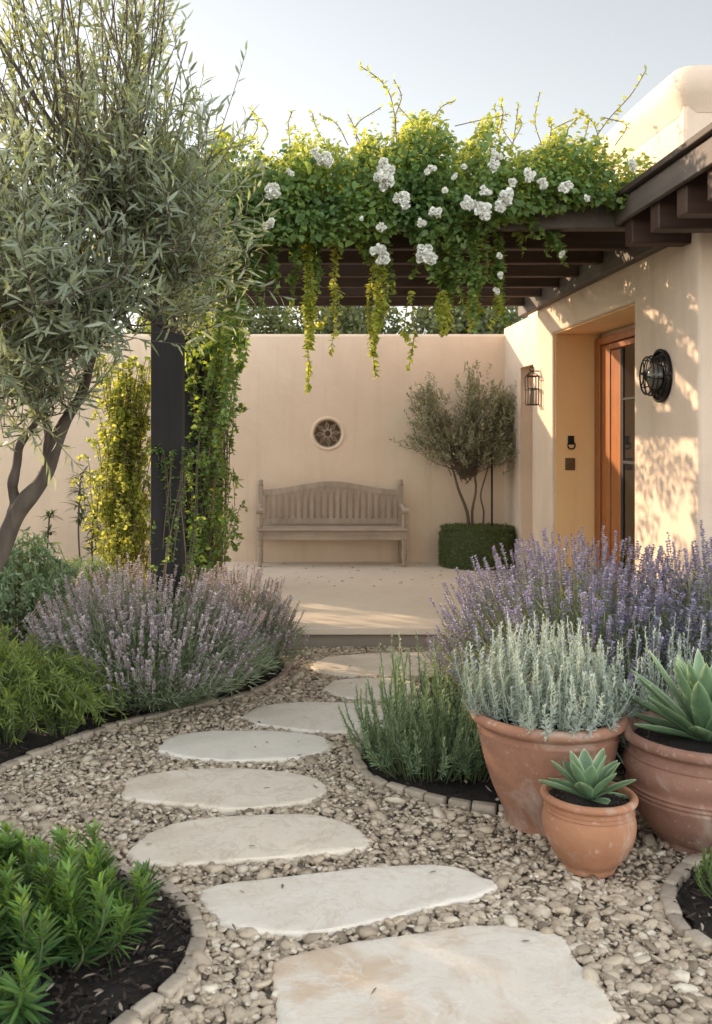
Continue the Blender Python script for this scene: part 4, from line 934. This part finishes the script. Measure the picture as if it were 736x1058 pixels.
# blossoms
FL = [(282, 198, 9.5), (278, 231, 7.5), (335, 165, 9.5), (399, 173, 10), (396, 187, 11), (416, 207, 9.5), (450, 220, 7.5), (394, 236, 6), (391, 258, 9), (395, 266, 9), (444, 175, 7), (441, 264, 11.5), (434, 255, 5),
      (486, 210, 9.5), (500, 218, 10), (513, 160, 7), (511, 171, 7), (524, 203, 10), (519, 212, 8), (547, 181, 8), (561, 189, 6.5), (585, 194, 8), (606, 203, 5.5), (654, 170, 7), (326, 158, 5), (480, 172, 4), (459, 197, 4), (502, 197, 7), (436, 230, 4.5), (516, 263, 4), (518, 283, 4), (514, 300, 4), (581, 262, 4), (470, 182, 3.5), (374, 225, 3), (530, 190, 5), (300, 178, 4)]
for (x, y, r) in FL:
    c_ = at(x, y, 5.62 if y < 240 else 5.74); r = r*5.65/1000; g = Geo()
    for j in range(max(3, int(r*170))):
        cc_ = c_+rdir(1)[0]*r*np.array([.62, .4, .62])*(1 if j else 0); rr = r*(.55 if r > .03 else .8); m = 34
        d_ = rdir(m); q = rng.uniform(.15, 1, m)
        leaves(g, cc_+d_*rr*.25*q[:, None], nrm(d_+rng.normal(0, .35, (m, 3))), nrm(-d_+rdir(m)*.8), rr*rng.uniform(.5, .85, m), rr*rng.uniform(.6, .9, m), rng.random(m), -.3, .35, .95)
    g.build('blossom', M['petal'], t)

# ------------------------------------------------------------ vines on the posts
def vine_col(lab, base, topz, rad, nst, m, per, ll, lw, cmu, fl=0, wr=.008, name='climbing_vine'):
    t = thing(name, lab, 'climbing plant', tuple(base), 'climbers trained up beside the posts'); b = np.array(base, float); S = []
    for i in range(nst):
        a = rng.uniform(0, 6.28); z0 = b[2]+rng.uniform(0, .75)*(topz-b[2]); z1 = min(topz, z0+rng.uniform(.3, .8)); r = rad*rng.uniform(.25, 1)*(1-fl*(z0-b[2])/(topz-b[2])+.25*math.sin(z0*5+b[0]))
        q = [(b[0]+r*.4*math.cos(a), b[1]+r*.4*math.sin(a), z0), (b[0]+r*.8*math.cos(a+.5), b[1]+r*.8*math.sin(a+.5), (z0+z1)/2), (b[0]+r*math.cos(a+.8), b[1]+r*math.sin(a+.8), z1), (b[0]+r*1.25*math.cos(a+.8), b[1]+r*1.2*math.sin(a+.8), z1-rng.uniform(0, .15))]
        S.append(curve(q, 10))
    S = np.array(S); g = Geo(); tubes(g, S, .003, 4)
    for i in range(4):
        a = i*1.6; tubes(g, curve([b+[.05*math.cos(a), .05*math.sin(a), -.02], b+[.09*math.cos(a+1), .09*math.sin(a+1), (topz-b[2])*.5], b+[.06*math.cos(a+3), .06*math.sin(a+3), (topz-b[2])*.95]], 20), wr, 6)
    g.build('stems', M['twig'], t)
    g = Geo(); dress(g, S, per, ll, lw, 10, cmu, .0, .28, .15); g.build('foliage', m, t); return t
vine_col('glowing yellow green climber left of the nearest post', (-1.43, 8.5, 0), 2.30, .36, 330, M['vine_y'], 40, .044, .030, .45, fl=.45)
vine_col('green climber winding round the middle pergola post', (-.66, 7.72, .16), 2.75, .25, 110, M['vine'], 34, .056, .040, .6)
vine_col('sparse climber on the farthest pergola post', (-.66, 9.38, .16), 2.7, .22, 60, M['vine'], 24, .048, .034, .6)
vine_col('thin green climber clinging to the nearest dark post', (-.69, 5.88, 0), 1.55, .17, 26, M['vine'], 30, .036, .026, .3, wr=.004)

# ------------------------------------------------------------ left-hand shrubs
def fronds(name, lab, cat, ctr, n, rad, hgt, m, per=34, ll=.045, lw=.006, group=None):
    ctr = np.array(ctr, float); t = thing(name, lab, cat, tuple(ctr), group); a = rng.uniform(0, 6.28, n); q = np.sqrt(rng.random(n))
    S = np.array([curve([ctr+[math.cos(A)*Q*rad*.2, math.sin(A)*Q*rad*.2, .02], ctr+[math.cos(A)*Q*rad*.6, math.sin(A)*Q*rad*.6, hgt*rng.uniform(.5, .8)*(1-.2*Q)], ctr+[math.cos(A)*Q*rad*.95, math.sin(A)*Q*rad*.95, hgt*rng.uniform(.7, 1)*(1-.4*Q*Q)], ctr+[math.cos(A)*(Q*rad*1.1+.08), math.sin(A)*(Q*rad*1.1+.08), hgt*rng.uniform(.55, .9)*(1-.5*Q*Q)]], 12) for A, Q in zip(a, q)])
    g = Geo(); tubes(g, S, .0025, 3); g.build('stems', M['stemg'], t)
    g = Geo(); dress(g, S, per, ll, lw, 25, .5, .1, .22, .1); g.build('fronds', m, t); return t
fronds('feathery_shrub', 'yellow green feathery shrub at the left side below the olive trunk', 'shrub', (-1.50, 5.15, 0), 150, .50, .62, M['fern'], 46, .060, .0075)
fronds('feathery_shrub', 'arching bright green fronds left of the pale lavender', 'shrub', (-1.22, 5.25, 0), 60, .34, .48, M['fern'], 46, .055, .007)
fronds('dark_shrub', 'dark green shrub behind the olive trunk', 'shrub', (-1.95, 7.0, 0), 120, .50, .98, M['rosem'], 46, .06, .016)
fronds('dark_shrub', 'grey green shrub in front of the wall behind the lavender', 'shrub', (-1.7, 7.9, 0), 90, .45, .70, M['rosem'], 46, .06, .010)
def whorl_plant(lab, px, ytop, Y, lv, m, sz):
    tp = at(px, ytop, Y); t = thing('spiky_plant', lab, 'plant', (tp[0], Y, 0), 'spiky plants by the garden wall')
    g = Geo(); st = curve([(tp[0]+.02, Y, 0), (tp[0]-.02, Y, tp[2]*.5), (tp[0], Y, tp[2]-.02)], 14); tubes(g, st, .010, 6); g.build('stem', M['twig'], t)
    g = Geo()
    for (f, r) in lv:
        c_ = np.array([tp[0], Y, tp[2]*f]); n = 26; d_ = rdir(n, -.35, .85)
        leaves(g, np.repeat(c_[None], n, 0)+rng.normal(0, .015, (n, 3)), d_, np.array([0, 0, 1.])+rdir(n)*.2, r*rng.uniform(.7, 1.1, n), sz, rng.random(n), .3, .1)
    g.build('foliage', m, t)
whorl_plant('tall dark spiky stemmed plant by the wall, left of the yellow climber', 83, 492, 10.4, [(.98, .16), (.86, .20), (.74, .20), (.62, .14)], M['dark_leaf'], .026)
whorl_plant('short dark spiky plant between the tall one and the yellow climber', 97, 528, 10.0, [(.97, .17), (.8, .18), (.65, .15), (.5, .15)], M['dark_leaf'], .026)
whorl_plant('smallest spiky plant by the wall, nearest the olive trunk', 51, 532, 10.4, [(.97, .14), (.75, .10)], M['dark_leaf'], .026)
